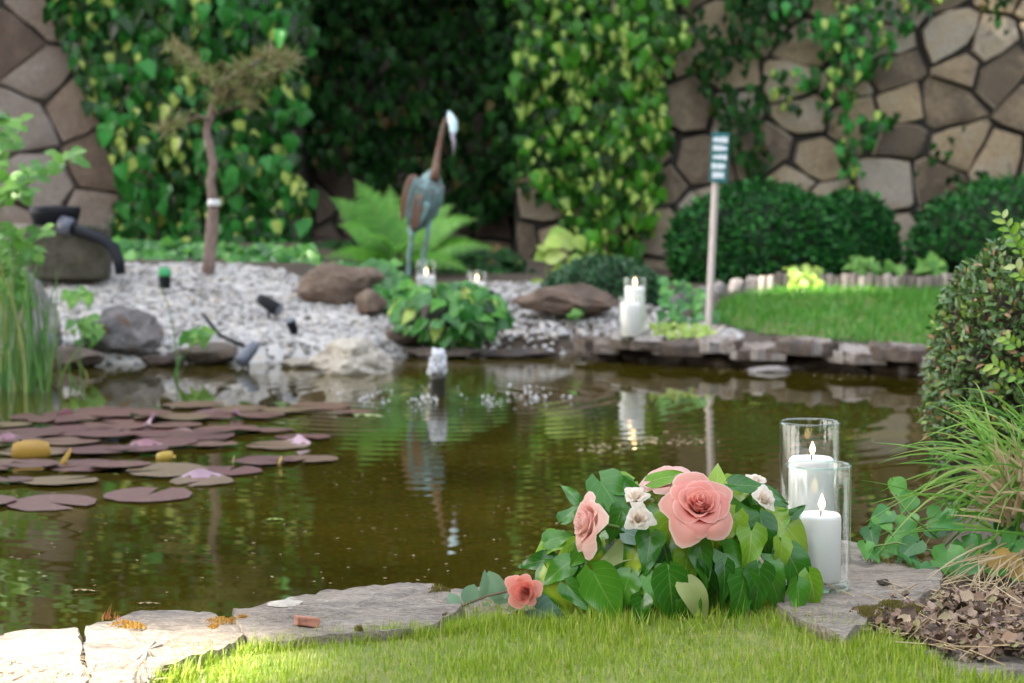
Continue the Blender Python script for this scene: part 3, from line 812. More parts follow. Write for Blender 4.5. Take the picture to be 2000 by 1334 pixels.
# ================================================================== climbing ivy
IVY_T = [leaf_tmpl(6, 2, IVY_P, .16, .12 + .1 * k, .12 + .12 * k, .04, 1.2, k) for k in range(4)]
FAR_T = [leaf_tmpl(3, 1, IVY_P, .15, .2, .2 + .15 * k) for k in range(3)]
def ivy(name, label, px_polys, n, Y0, thick, size, mat, nparts, cat="ivy", spread=.6, group=None, up=.35, dens=None):
    base = at(px_polys[0][0][0], 480, Y0)
    t = thing(name, label, cat, (base.x, Y0, gh(base.x, Y0)), group)
    items = []
    A = [abs(sum(P[k][0] * P[(k + 1) % len(P)][1] - P[(k + 1) % len(P)][0] * P[k][1] for k in range(len(P)))) for P in px_polys]
    for P, a in zip(px_polys, A):
        q = scatter(P, int(n * a / sum(A)))
        for x, y in q:
            lump = mnoise.noise(Vector((x * .011, y * .011, 4.2 + Y0)))
            if dens is not None and R.random() > dens(x, y, lump): continue
            x += 26 * mnoise.noise(Vector((y * .013, Y0, 1.5))) + 16 * mnoise.noise(Vector((y * .04, Y0, x * .02))) ; y += 22 * mnoise.noise(Vector((x * .02, Y0, 7)))
            dep = R.random() ** 1.4
            Y = Y0 - thick * (.25 + .75 * (1 - dep)) * (.7 + .7 * lump) - .03
            p = at(x, y, Y)
            nrm = Vector((U(-spread, spread), -1, up + U(-spread, spread) * .8))
            d = Vector((U(-.55, .55), U(-.35, .1), -1))
            s = size * U(.65, 1.25)
            items.append((dep, p, d, nrm, s, y))
    items.sort(key=lambda i: i[0] + (5 if i[5] < 5 else 0))
    mesh = [tmpl_mesh("leaf", tt, mat) for tt in IVY_T]
    for it in items[:nparts]:
        obj("leaf", R.choice(mesh), t, basis(it[2], it[3], it[4], it[1]))
    rest = [(R.choice(FAR_T), basis(it[2], it[3], it[4], it[1])) for it in items[nparts:]]
    joined("foliage", rest, mat, t, "stuff")
    return t
def stems(t, lines, Y, r=.012):
    for L in lines:
        MB().tube([at(x, y, Y + U(-.02, .02)) for x, y in L], [r * (1 - .5 * k / len(L)) for k in range(len(L))], 6).build("stem", M_BARK, t)
t = ivy("ivy_climber", "big glossy ivy with yellow splashed leaves climbing behind the little bare tree",
        [[(95, -330), (640, -330), (605, 30), (598, 200), (585, 330), (600, 480), (560, 530), (230, 530), (205, 440), (228, 330), (185, 210), (130, 110), (95, 20)]],
        3300, 12.45, .55, .10, M_IVY, 300)
stems(t, [[(420, 540), (410, 430), (440, 300), (400, 150), (420, -50)], [(330, 540), (300, 420), (330, 300), (260, 160)]], 12.3)
t = ivy("ivy_climber", "lime speckled ivy column climbing beside the fern niche",
        [[(1000, -330), (1400, -330), (1345, 0), (1330, 110), (1300, 200), (1310, 270), (1280, 380), (1260, 520), (1150, 515), (1085, 410), (1030, 350), (1010, 200), (1000, 90)]],
        2500, 12.45, .45, .082, M_IVY2, 300)
stems(t, [[(1190, 530), (1180, 400), (1200, 250), (1190, 60), (1210, -100)]], 12.3)
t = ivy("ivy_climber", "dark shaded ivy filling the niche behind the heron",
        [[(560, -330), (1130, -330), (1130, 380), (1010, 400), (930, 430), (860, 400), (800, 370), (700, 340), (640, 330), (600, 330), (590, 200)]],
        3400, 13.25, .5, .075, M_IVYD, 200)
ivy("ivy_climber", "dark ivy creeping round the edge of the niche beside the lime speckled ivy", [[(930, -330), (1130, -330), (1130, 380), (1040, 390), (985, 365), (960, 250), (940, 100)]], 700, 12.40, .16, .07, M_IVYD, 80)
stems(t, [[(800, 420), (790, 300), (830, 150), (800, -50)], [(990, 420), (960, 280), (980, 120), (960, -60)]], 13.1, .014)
wall_d = lambda x, y, l: .35 + l * 1.6
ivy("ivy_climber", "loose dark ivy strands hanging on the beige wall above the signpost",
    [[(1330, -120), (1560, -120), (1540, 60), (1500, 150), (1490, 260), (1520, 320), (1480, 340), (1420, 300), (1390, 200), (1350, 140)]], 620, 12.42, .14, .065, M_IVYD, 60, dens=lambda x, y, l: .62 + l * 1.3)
ivy("ivy_climber", "ivy with yellow tips hanging down the beige wall behind the hedges",
    [[(1480, -200), (1860, -200), (1850, 20), (1760, 60), (1770, 150), (1750, 230), (1700, 250), (1560, 205), (1510, 190), (1520, 60)], [(1640, 200), (1710, 200), (1720, 330), (1700, 420), (1650, 390), (1640, 300)]], 1000, 12.42, .18, .072, M_IVY, 120, dens=lambda x, y, l: .6 + l * 1.5)
ivy("ivy_climber", "sparse creeper growing in the wall joints above the second hedge",
    [[(1700, 240), (2000, 220), (2200, 300), (2200, 400), (1950, 370), (1760, 350)], [(1880, -100), (2100, -100), (2100, 40), (1950, 60)]], 420, 12.42, .06, .05, M_IVYD, 40, dens=lambda x, y, l: .3 + l * 1.6)

# ---- clipped hedges
SMALL_T = [leaf_tmpl(2, 1, ELL_P, 0, .2, .15 * k) for k in range(3)]
def hedge(name, label, c, dim, n, size, mat, core, group=None, flat=0.0):
    t = thing(name, label, "hedge", (c[0], c[1], gh(c[0], c[1])), group)
    import bmesh
    bm = bmesh.new(); bmesh.ops.create_icosphere(bm, subdivisions=4, radius=1)
    V = []
    for v in bm.verts:
        p = v.co.normalized(); k = 1 + .09 * mnoise.noise(p * 2.3 + Vector((c[0], 0, 0))) + .05 * mnoise.noise(p * 6)
        V.append(Vector((c[0] + p.x * dim[0] * k * .93, c[1] + p.y * dim[1] * k * .93, c[2] + p.z * dim[2] * k * .93)))
    Fs = [tuple(v.index for v in f.verts) for f in bm.faces]; bm.free()
    obj("core", raw_mesh("core", V, Fs, None, [core]), t)
    it = []
    for _ in range(n):
        p = rnd_dir()
        if p.y > .55: continue
        k = 1 + .09 * mnoise.noise(p * 2.3 + Vector((c[0], 0, 0))) + .05 * mnoise.noise(p * 6) + U(-.05, .03)
        q = Vector((c[0] + p.x * dim[0] * k, c[1] + p.y * dim[1] * k, c[2] + p.z * dim[2] * k))
        if q.z < gh(q.x, q.y) - .01 and R.random() < .9: continue
        nr = Vector((p.x / dim[0], p.y / dim[1], p.z / dim[2])).normalized()
        d = (nr * U(.1, .9) + rnd_dir() * .8 + Vector((0, 0, .25)))
        it.append((R.choice(SMALL_T), basis(d, nr + rnd_dir() * .7 + Vector((0, 0, .5)), size * U(.6, 1.3), q)))
    joined("foliage", it, mat, t, "stuff")
    return t
def pxell(px0, px1, py0, py1, Y, ratio=1.0):
    a = at(px0, (py0 + py1) / 2, Y); b = at(px1, (py0 + py1) / 2, Y); u = at((px0 + px1) / 2, py0, Y); l = at((px0 + px1) / 2, py1, Y)
    return ((a + b) / 2, ((b.x - a.x) / 2, (b.x - a.x) / 2 * ratio, (u.z - l.z) / 2))
c, d = pxell(1308, 1655, 362, 620, 11.5, .8); hedge("clipped_hedge", "wide rounded dark green hedge directly behind the signpost", c, d, 9000, .045, M_HEDGE, M_CORE)
c, d = pxell(1560, 1752, 382, 580, 12.0, .6); hedge("clipped_hedge", "smaller rounded hedge tucked behind the wide one", c, d, 4500, .045, M_HEDGE, M_CORE)
c, d = pxell(1780, 2190, 355, 610, 11.6, .7); hedge("clipped_hedge", "rounded dark hedge behind the log edging and box bush", c, d, 8000, .045, M_HEDGE, M_CORE)
c, d = pxell(1070, 1292, 508, 640, 9.75, .7); hedge("cushion_plant", "low rounded green cushion plant behind the long mossy rock", c, d, 5200, .035, M_CUSH, M_CORE)

# ---- fern
def fern(c, fronds):
    t = thing("fern", "bright green fern with arching fronds behind the heron", "fern", c)
    pin = leaf_tmpl(4, 1, [(0, .10), (.3, .085), (.7, .05), (1, 0)], 0, .1, .12)
    for (px, py, Y, lift, wd) in fronds:
        tip = at(px, py, Y); b = Vector(c)
        mid = (b + tip) / 2 + Vector((0, 0, lift))
        P = [b * (1 - s) ** 2 + mid * 2 * s * (1 - s) + tip * s * s for s in np.linspace(0, 1, 31)]
        fr = MB().tube(P, [.006 * (1 - .8 * k / 30) for k in range(31)], 5).build("frond", M_STEM, t)
        it = []
        for k in range(4, 31):
            s = k / 30; w = wd * math.sin(math.pi * min(1, (s * .92 + .08)) ** .8) ** .8 * (1.05 - .55 * s)
            tan = (P[min(k + 1, 30)] - P[k - 1]).normalized()
            side = tan.cross(Vector((0, -.75, .65))).normalized()
            for sg in (-1, 1):
                d = side * sg + tan * .45 + Vector((0, 0, U(-.15, .02)))
                it.append((pin, basis(d, side.cross(tan) * (1 if True else -1) + Vector((0, -.2, .4)), w * U(.92, 1.08), P[k], w * 1.35)))
        joined("pinnae", it, M_FERN, fr, "stuff")
    return t
cb = at(775, 520, 11.0); cb.z = gh(cb.x, 11.0)
fern(cb, [(690, 350, 10.9, .12, .16), (640, 385, 11.0, .14, .15), (760, 360, 11.3, .1, .14), (655, 440, 10.8, .12, .13), (850, 350, 11.2, .12, .15), (935, 430, 10.7, .16, .15), (970, 490, 10.6, .15, .14),
          (890, 400, 10.9, .12, .15), (930, 540, 10.4, .14, .12), (620, 510, 10.5, .12, .12), (820, 480, 10.3, .16, .13), (720, 470, 10.5, .18, .13), (860, 530, 10.3, .16, .12)])

# ---- lime plant
t = thing("lime_plant", "lime green broad leaved plant beside the cushion plant", "plant", at(1085, 560, 10.2))
lt = [leaf_tmpl(6, 3, OVAL_P, .08, .2, .2, .03), leaf_tmpl(6, 3, OVAL_P, .08, .1, .35, .04)]
ml = [tmpl_mesh("leaf", x, M_LIME) for x in lt]
for (x, y, s) in [(1068, 468, 38), (1108, 455, 48), (1082, 490, 45), (1120, 480, 45), (1066, 505, 40), (1098, 520, 42), (1078, 535, 40), (1110, 505, 36), (1058, 548, 34), (1060, 480, 30), (1125, 462, 32), (1075, 550, 32), (1100, 545, 34)]:
    obj("leaf", R.choice(ml), t, basis((U(-.6, .6), -.3, U(-.6, .5)), (U(-.3, .3), -1, .6), s * 10.2 / F, at(x, y, 10.2 + U(-.06, .06))))
for x in (1080, 1095, 1070): MB().tube([at(x, 575, 10.2), at(x + U(-5, 5), 520, 10.2), at(x + U(-8, 12), 465, 10.2)], [.006, .004, .003], 5).build("stem", M_STEM, t)

# ---- ground ivy patches on the far bank, small plants
def patch(name, label, px_poly, n, Y0, dY, size, mat, nparts, cat="plant", tm=None, group=None, up=.7):
    xs = [p[0] for p in px_poly]; ys = [p[1] for p in px_poly]
    b = at(sum(xs) / len(xs), max(ys), Y0)
    t = thing(name, label, cat, (b.x, Y0, gh(b.x, Y0)), group)
    y0, y1 = min(ys), max(ys); its = []
    for x, y in scatter(px_poly, n):
        Y = Y0 + dY * (1 - (y - y0) / (y1 - y0 + 1)) - dY * .5 + U(-.08, .08)
        p = at(x, y, Y)
        its.append((basis((U(-.8, .8), -.5, U(-1, .25)), (U(-.5, .5), -.8, up + U(-.3, .3)), size * U(.6, 1.3), p), Y))
    its.sort(key=lambda i: i[1])
    ms = [tmpl_mesh("leaf", x, mat) for x in (tm or IVY_T)]
    for M_, _ in its[:nparts]: obj("leaf", R.choice(ms), t, M_)
    if len(its) > nparts: joined("foliage", [(R.choice(tm or FAR_T), M_) for M_, _ in its[nparts:]], mat, t, "stuff")
    return t
patch("ground_ivy", "bright ground ivy spilling over the brown mossy rock", [(640, 508), (780, 515), (800, 560), (770, 605), (735, 600), (720, 560), (650, 540)], 150, 9.35, .5, .075, M_IVYG, 90)
patch("ground_ivy", "low ivy growing along the foot of the big glossy ivy", [(215, 470), (600, 480), (660, 520), (600, 545), (470, 540), (430, 525), (300, 505), (230, 505)], 420, 10.4, .5, .085, M_IVYG, 140)
patch("ground_ivy", "dark low plants under the fern and niche", [(600, 470), (1000, 480), (1060, 545), (960, 560), (640, 515)], 420, 11.2, .5, .08, M_IVYD, 60)
patch("leafy_weed", "small green weeds along the far lawn border beneath the wide hedge", [(1290, 540), (1390, 560), (1400, 620), (1290, 640)], 60, 9.0, .5, .05, M_IVYG, 40)
patch("leafy_weed", "yellow green weeds growing on the ledge beside the signpost foot", [(1262, 628), (1375, 632), (1400, 655), (1290, 660)], 70, 8.3, .2, .04, M_LIME, 40)
patch("leafy_weed", "pale flowering weeds in front of the log edging start", [(1535, 515), (1600, 520), (1605, 560), (1540, 560)], 45, 10.8, .2, .05, M_LIME, 30)
patch("leafy_weed", "broad leaved weed sprouting behind the logs under the second hedge", [(1790, 510), (1850, 500), (1850, 530), (1800, 535)], 9, 11.15, .1, .11, M_SHRUB, 9)
patch("leafy_weed", "soft green sprouts behind the logs between the hedges", [(1655, 500), (1700, 505), (1790, 525), (1655, 530)], 40, 11.2, .1, .06, M_SHRUB, 30)
patch("leafy_weed", "tiny green weed growing in the gravel bank", [(130, 570), (170, 560), (180, 590), (140, 590)], 16, 8.7, .1, .05, M_SHRUB, 16)
patch("leafy_weed", "small weeds sprouting beside the rounded grey rock", [(125, 630), (200, 610), (205, 660), (150, 670)], 24, 8.05, .1, .05, M_SHRUB, 24)
patch("leafy_weed", "light green weed at the waterline near the grey spotlight", [(355, 648), (410, 640), (415, 658), (360, 660)], 14, 8.0, .05, .05, M_SHRUB, 14)
patch("leafy_weed", "small bright sprig growing on the long mossy rock", [(1105, 603), (1135, 600), (1135, 618), (1105, 618)], 9, 8.95, .03, .045, M_SHRUB, 9)

# ================================================================== things across the pond
# ---- little bare tree
Yt = 9.75
t = thing("bare_tree", "thin crooked little conifer with brownish flat crown in the gravel bank", "tree", at(405, 533, Yt))
tp = [(405, 545), (409, 500), (414, 440), (417, 395), (410, 355), (417, 320), (410, 290), (403, 255), (412, 225), (420, 195), (430, 165)]
MB().tube([at(x, y, Yt + .02 * math.sin(i)) for i, (x, y) in enumerate(tp)], [.036, .034, .032, .027, .022, .022, .021, .021, .022, .018, .012], 9).build("trunk", M_BARK, t)
for L in [[(408, 235), (385, 225), (360, 245), (330, 255)], [(420, 200), (450, 180), (500, 150), (550, 125)], [(425, 180), (410, 150), (370, 110), (335, 85)], [(430, 165), (470, 140), (520, 110)], [(412, 225), (450, 212), (490, 205)]]:
    MB().tube([at(x, y, Yt + U(-.15, .15)) for x, y in L], [.012, .009, .006, .004][:len(L)], 6).build("branch", M_BARK, t)
NEED = [leaf_tmpl(1, 1, [(0, .10), (1, .02)], 0, .1, .1)]
it = []
for (cx, cy, rx, ry, n) in [(545, 128, 26, 16, 170), (505, 150, 34, 13, 190), (470, 138, 26, 12, 130), (520, 108, 30, 10, 110), (445, 165, 34, 12, 170), (470, 185, 30, 10, 110), (408, 150, 22, 16, 110), (360, 112, 20, 14, 90), (338, 90, 16, 12, 60), (380, 128, 18, 10, 60), (322, 252, 26, 10, 70), (350, 238, 14, 8, 30), (565, 112, 18, 14, 60), (425, 195, 24, 9, 60), (490, 205, 20, 7, 40)]:
    for _ in range(n):
        a = rnd_dir(); r_ = R.random() ** .5
        p = at(cx + a.x * rx * r_, cy + a.z * ry * r_, Yt + a.y * .25 * r_)
        it.append((NEED[0], basis(rnd_dir() + Vector((0, 0, .3)), rnd_dir(), U(.035, .085), p)))
joined("crown", it, M_JUN, t, "stuff")
p = at(418, 396, Yt - .02)
MB().lathe((p.x, p.y, p.z - .015), [(.031, 0), (.034, .006), (.034, .026), (.030, .032)], 14).build("trunk_tie", M_WHITE, t)

# ---- heron sculpture
Yh = 10.2
def copper(name, c1, c2, bias=.5):
    m = Mat(name); n = m.noise(14, 6, .65); n2 = m.noise(60, 4)
    f = m.math('ADD', m.math('MULTIPLY', n, .7), m.math('MULTIPLY', n2, .3))
    m.color(m.ramp(f, [(bias - .12, c1), (bias + .12, c2)])).set(Roughness=.6, Metallic=.25); m.bump(n2, .5, .004); return m.m
M_PAT = copper("copper_patina", (.09, .065, .05), (.17, .31, .31), .46)
M_RUST = copper("copper_brown", (.17, .075, .045), (.11, .13, .11), .56)
M_PALE = copper("pale_patina", (.35, .52, .52), (.6, .74, .78), .45)
t = thing("heron_sculpture", "patinated copper heron sculpture on thin legs before the fern", "sculpture", at(815, 580, Yh))
def loft(pts, rx, ry, n=16, dy=None):
    """rings in the picture-facing plane: rx sideways, ry in depth"""
    V = []; Fs = []
    P = [Vector(p) for p in pts]
    for i, p in enumerate(P):
        tt = (P[min(i + 1, len(P) - 1)] - P[max(0, i - 1)]).normalized()
        a = tt.cross(Vector((0, 1, 0))).normalized(); b = tt.cross(a).normalized()
        for k in range(n):
            w_ = 2 * math.pi * k / n; V.append(p + a * math.cos(w_) * rx[i] + b * math.sin(w_) * ry[i])
    for i in range(len(P) - 1):
        for k in range(n): Fs.append((i * n + k, i * n + (k + 1) % n, (i + 1) * n + (k + 1) % n, (i + 1) * n + k))
    Fs.append(tuple(range(n))); Fs.append(tuple(range((len(P) - 1) * n + n - 1, (len(P) - 1) * n - 1, -1)))
    mb = MB(); mb.add(V, Fs); return mb
k = Yh / F
loft([at(850, 330, Yh), at(846, 342, Yh), at(840, 360, Yh), at(834, 385, Yh), at(826, 410, Yh), at(815, 432, Yh), at(805, 447, Yh), at(797, 455, Yh)],
     [x * k for x in (6, 16, 27, 33, 30, 21, 11, 3)], [x * k for x in (6, 18, 32, 38, 36, 26, 14, 4)], 18).build("body", M_PAT, t)
# wing feathers: long curved plates down each flank
fe = leaf_tmpl(6, 2, [(0, .12), (.2, .17), (.6, .15), (.9, .08), (1, .02)], 0, .25, .08)
fm = tmpl_mesh("feather", fe, M_RUST); fm2 = tmpl_mesh("feather", fe, M_PAT)
for i, (x, y, x2, y2, dy) in enumerate([(812, 342, 786, 400, -.06), (806, 345, 782, 430, -.03), (818, 350, 796, 440, -.09), (830, 355, 802, 445, -.11), (840, 365, 812, 440, -.115), (852, 370, 830, 430, -.11), (862, 360, 846, 425, -.08), (820, 380, 806, 452, -.115), (835, 395, 815, 446, -.12)]):
    a, b = at(x, y, Yh + dy), at(x2, y2, Yh + dy + .02)
    o = obj("feather", fm if i in (0, 1, 7) else fm2, t, basis(b - a, (U(-.3, .2), -1, .2), (b - a).length, a, (b - a).length * .8))
    s_ = o.modifiers.new("solid", 'SOLIDIFY'); s_.thickness = .02
MB().tube([at(849, 352, Yh - .06), at(851, 330, Yh - .05), at(855, 300, Yh - .03), at(861, 272, Yh - .03), at(866, 250, Yh - .03), at(871, 237, Yh - .04), at(878, 231, Yh - .06)], [.030, .022, .016, .014, .015, .017, .016], 10).build("neck", M_RUST, t)
loft([at(875, 217, Yh - .05), at(879, 225, Yh - .06), at(884, 238, Yh - .07), at(886, 252, Yh - .09), at(884, 264, Yh - .1)], [x * k for x in (2, 6, 9, 8, 3)], [x * k for x in (2, 6, 9, 8, 4)], 12).build("head", M_PALE, t)
MB().tube([at(883, 258, Yh - .1), at(887, 280, Yh - .12), at(885, 305, Yh - .13)], [.012, .009, .002], 8).build("beak", copper("beak_copper", (.2, .17, .2), (.3, .28, .32)), t)
for L in ([(806, 440), (803, 470), (799, 500), (798, 540), (797, 578)], [(840, 420), (834, 465), (828, 495), (826, 530), (824, 570)]):
    MB().tube([at(x, y, Yh - .02) for x, y in L], [.016, .012, .0135, .011, .012], 8).build("leg", M_PAT, t)

# ---- signpost
Ys = 8.75
t = thing("signpost", "slim pale wooden post carrying a small teal sign by the far lawn", "sign", at(1384, 645, Ys))
a, b = at(1383, 650, Ys), at(1400, 300, Ys)
MB().tube([a, a.lerp(b, .5), b], [.0165, .0165, .0165], 4).build("post", M_POSTPAINT, t, False)
sx = (b - a).normalized()
pc = at(1405, 308, Ys - .03); pw, ph_ = 34 * Ys / F, 96 * Ys / F
Rt = Matrix.Rotation(math.atan2(sx.x, sx.z), 4, 'Y')
o = MB().box((0, 0, 0), (pw, .012, ph_)).build("sign_panel", M_SIGN, None, False); o.parent = t
o.matrix_basis = world_mat(t).inverted() @ Matrix.Translation(pc) @ Rt; bevel(o, .002)
for r_, (x0, x1, zz, hh) in enumerate([(-.42, .42, .36, .12), (-.40, .40, .19, .11), (-.38, .40, .01, .11), (-.42, .38, -.17, .12), (-.36, .30, -.35, .13)]):
    mb = MB(); x = x0
    while x < x1 - .04:
        wl = U(.07, .12); mb.box(((x + wl / 2) * pw, -.0085, (zz + U(-.004, .004)) * ph_), (wl * pw * .96, .002, hh * ph_ * (1.0 if R.random() < .75 else .7))); x += wl + .012
    q_ = mb.build("lettering", M_LETTER, None, False); q_.parent = t; q_.matrix_basis = o.matrix_basis.copy()

# ---- filter tub, pipe, trough, lamps
Yb = 9.5
t = thing("filter_tub", "black plastic filter tub with sloping outlet pipe on the mossy block", "tub", at(108, 440, Yb))
c0 = at(108, 440, Yb)
MB().lathe(c0, [(.09, -.01), (.105, .0), (.122, .05), (.128, .085), (.12, .092), (.10, .095), (.001, .1)], 22).build("tub", M_DARKP, t)
MB().tube([at(130, 440, Yb - .1), at(165, 455, Yb - .12), at(205, 470, Yb - .14), at(222, 485, Yb - .15), at(232, 510, Yb - .16), at(236, 535, Yb - .17)], [.027, .027, .027, .031, .029, .026], 12).build("outlet_pipe", M_HOSE, t)
MB().tube([at(118, 438, Yb - .1), at(140, 444, Yb - .11)], [.045, .045], 12).build("pipe_collar", M_GREYP, t)
c0 = at(135, 492, Yb + .05)
mbk = MB(); mbk.box((c0.x, c0.y, c0.z), (.40, .3, .27), .12)
tag(bevel(mbk.build("mossy_block", M_BLOCK, None, False), .025, 3), "dark mossy stone block under the black filter tub", "rock")
c0 = at(40, 470, Yb + .1)
tag(rock("tan_block", (c0.x, c0.y, c0.z), (.13, .12, .09), M_ROCKP, 92, 3, .08, .1, 12), "tan stone block beside the mossy block and tub", "rock")
Yg = 9.3; c0 = at(322, 552, Yg)
t = thing("valve_cap", "small dark valve with a green cap standing in the gravel", "valve", c0)
MB().lathe(c0, [(.028, -.03), (.03, 0), (.03, .035)], 14).build("body", M_DARKP, t)
MB().lathe(c0, [(.033, .034), (.034, .045), (.028, .068), (.012, .076), (.001, .077)], 14).build("cap", M_GREENC, t)
def spot(label, px, py, Y, ax, s, mat):
    c_ = at(px, py, Y); t = thing("garden_spotlight", label, "spotlight", c_, "garden spotlights on the gravel bank")
    ax = Vector(ax).normalized()
    MB().tube([c_ - ax * s, c_ - ax * s * .5, c_ + ax * s * .6, c_ + ax * s], [s * .35, s * .48, s * .55, s * .55], 12).build("housing", mat, t)
    MB().tube([c_ + ax * s * 1.001, c_ + ax * s * 1.06], [s * .57, s * .5], 12).build("lens_ring", M_GREYP, t)
    MB().tube([c_ - Vector((0, 0, s * .3)), c_ - Vector((0, -.01, s * 1.7))], [s * .13, s * .06], 6).build("spike", M_DARKP, t)
    return t
spot("grey spotlight tilted into the water below the gravel bank", 484, 690, 7.95, (-.5, -.4, -.6), .055, M_GREYP)
spot("black stake spotlight lying flat in the upper gravel", 525, 594, 8.75, (.75, -.3, -.45), .06, M_DARKP)
spot("small black spotlight standing in the gravel above the pale boulder", 572, 640, 8.45, (-.2, -.4, .8), .04, M_DARKP)
spot("black lamp housing sunk between the reeds and the grey rock", 92, 672, 7.9, (.25, -.9, .1), .075, M_DARKP)
o = MB().tube([gz(0, 0, 1) * 0 + at(x, y, 8.3 - .002 * (y - 620)) for x, y in [(398, 616), (412, 634), (430, 655), (455, 667), (478, 676)]], .0085, 6).build("lamp_cable", M_DARKP)
tag(o, "black cable running down the gravel to the grey spotlight", "cable")

# ---- candles in glass
def glass_mat(name, tint, ior=1.5):
    m = Mat(name)
    tr = m.new("ShaderNodeBsdfTransparent"); tr.inputs[0].default_value = (*tint, 1)
    gl = m.new("ShaderNodeBsdfGlossy"); gl.inputs["Roughness"].default_value = .01; gl.inputs[0].default_value = (1, 1, 1, 1)
    fr = m.new("ShaderNodeFresnel")   # thin wall: the same reflectance on both faces
    bf = m.new("ShaderNodeNewGeometry").outputs["Backfacing"]
    m.l.new(m.math('ADD', ior, m.math('MULTIPLY', bf, 1 / ior - ior)), fr.inputs[0])
    mx = m.new("ShaderNodeMixShader")
    m.l.new(fr.outputs[0], mx.inputs[0]); m.l.new(tr.outputs[0], mx.inputs[1]); m.l.new(gl.outputs[0], mx.inputs[2]); m.l.new(mx.outputs[0], m.out.inputs[0])
    return m.m
M_GLASS = glass_mat("clear_glass", (.985, .992, .985))
M_GLASSE = glass_mat("glass_edge", (.80, .90, .85), 1.6)
m = Mat("white_wax"); m.color((.86, .85, .83, 1)).set(Roughness=.45, Subsurface_Weight=.25)
m.b.inputs["Subsurface Radius"].default_value = (.02, .015, .012); m.b.inputs["Subsurface Scale"].default_value = .5
M_WAX = m.m
m = Mat("candle_flame"); m.b.inputs["Base Color"].default_value = (0, 0, 0, 1)
g_ = m.new("ShaderNodeTexCoord"); sp = m.new("ShaderNodeSeparateXYZ"); m.l.new(g_.outputs["Generated"], sp.inputs[0])
cc = m.ramp(sp.outputs[2], [(0, (1, .42, .12)), (.35, (1, .62, .25)), (.7, (1, .78, .42)), (1, (1, .5, .12))])
m.l.new(cc, m.b.inputs["Emission Color"]); m.b.inputs["Emission Strength"].default_value = 2.0
M_FLAME = m.m
M_WICK = simple("burnt_wick", (.02, .015, .012), .9)
def candle_set(base, r, h, cr, ch, cdx, lab_g, lab_c, grp_g, grp_c, n=48, fl=1.0, lean=0.0):
    base = Vector(base); wt = .0028
    t = thing("glass_holder", lab_g, "candle holder", base, grp_g)
    MB().lathe(base, [(r, .006), (r, h - .002), (r - .0006, h), (r - wt + .0006, h), (r - wt, h - .002), (r - wt, .010), (.001, .010)], n).build("glass_wall", M_GLASS, t)
    MB().lathe(base, [(.001, .0006), (r - .004, .0006), (r - .0008, .0025), (r + .0002, .006), (r + .0002, .0085)], n).build("glass_base", M_GLASSE, t)
    MB().lathe(base, [(r + .0004, h - .0016), (r + .0004, h + .0004), (r - .0012, h + .0016), (r - wt - .0004, h + .0004), (r - wt - .0004, h - .0016)], n).build("glass_rim", M_GLASSE, t)
    cb_ = base + Vector((cdx[0], cdx[1], .0105))
    c_ = thing("pillar_candle", lab_c, "candle", cb_, grp_c)
    MB().lathe(cb_, [(.001, 0), (cr * .94, 0), (cr, .004), (cr, ch - .008), (cr * .97, ch - .003), (cr * .88, ch), (cr * .6, ch - .004), (cr * .25, ch - .008), (.001, ch - .009)], 40).build("wax_body", M_WAX, c_)
    MB().tube([cb_ + Vector((0, 0, ch - .01)), cb_ + Vector((.0005, 0, ch + .004)), cb_ + Vector((.0025, 0, ch + .009))], .0011, 6).build("wick", M_WICK, c_)
    f_ = MB(); H_ = .030 * fl; prof = [(0, .001), (.12, .45), (.28, .85), (.42, 1), (.6, .78), (.8, .36), (1, .03)]
    f_.lathe(cb_ + Vector((.0015, 0, ch + .003)), [(x * .0062 * fl, z * H_) for z, x in prof], 14)
    fo = f_.build("flame", M_FLAME, c_)
    return t
b1 = gz(1596, 1148, .001); b2 = gz(1579, 1092, .001)
candle_set(b1, .0495, .188, .031, .104, (.004, 0), "lower clear glass cylinder with a short candle beside the roses", "short white pillar candle burning in the lower glass cylinder", "glass holders beside the roses", "candles beside the roses", 64, .9)
candle_set(b2, .0495, .226, .037, .158, (.003, 0), "taller clear glass cylinder with a tall candle behind the lower glass", "tall white pillar candle burning in the taller glass cylinder", "glass holders beside the roses", "candles beside the roses", 64, .8)
b3 = at(1231, 662, 8.12); b3.z = .012; b4 = at(1239, 655, 8.28); b4.z = .012
candle_set(b3, .05, .178, .042, .142, (0, 0), "lower glass cylinder standing on the far pond ledge", "shorter white candle in glass on the far pond ledge", "glass holders on the ledge", "candles on the ledge", 28)
candle_set(b4, .05, .255, .042, .205, (0, 0), "taller glass cylinder standing on the far pond ledge", "taller white candle in glass on the far pond ledge", "glass holders on the ledge", "candles on the ledge", 28, 1.3)
b5 = at(832, 590, 9.6); candle_set(b5, .052, .21, .048, .125, (0, 0), "distant glass cylinder at the feet of the heron", "white candle burning in glass at the heron's feet", None, None, 28, 1.2)
b6 = at(931, 590, 9.3); candle_set(b6, .05, .15, .04, .09, (0, 0), "distant glass cylinder half hidden behind the far ivy arrangement", "candle with an orange flame half hidden behind the far ivy arrangement", None, None, 28, 1.1)

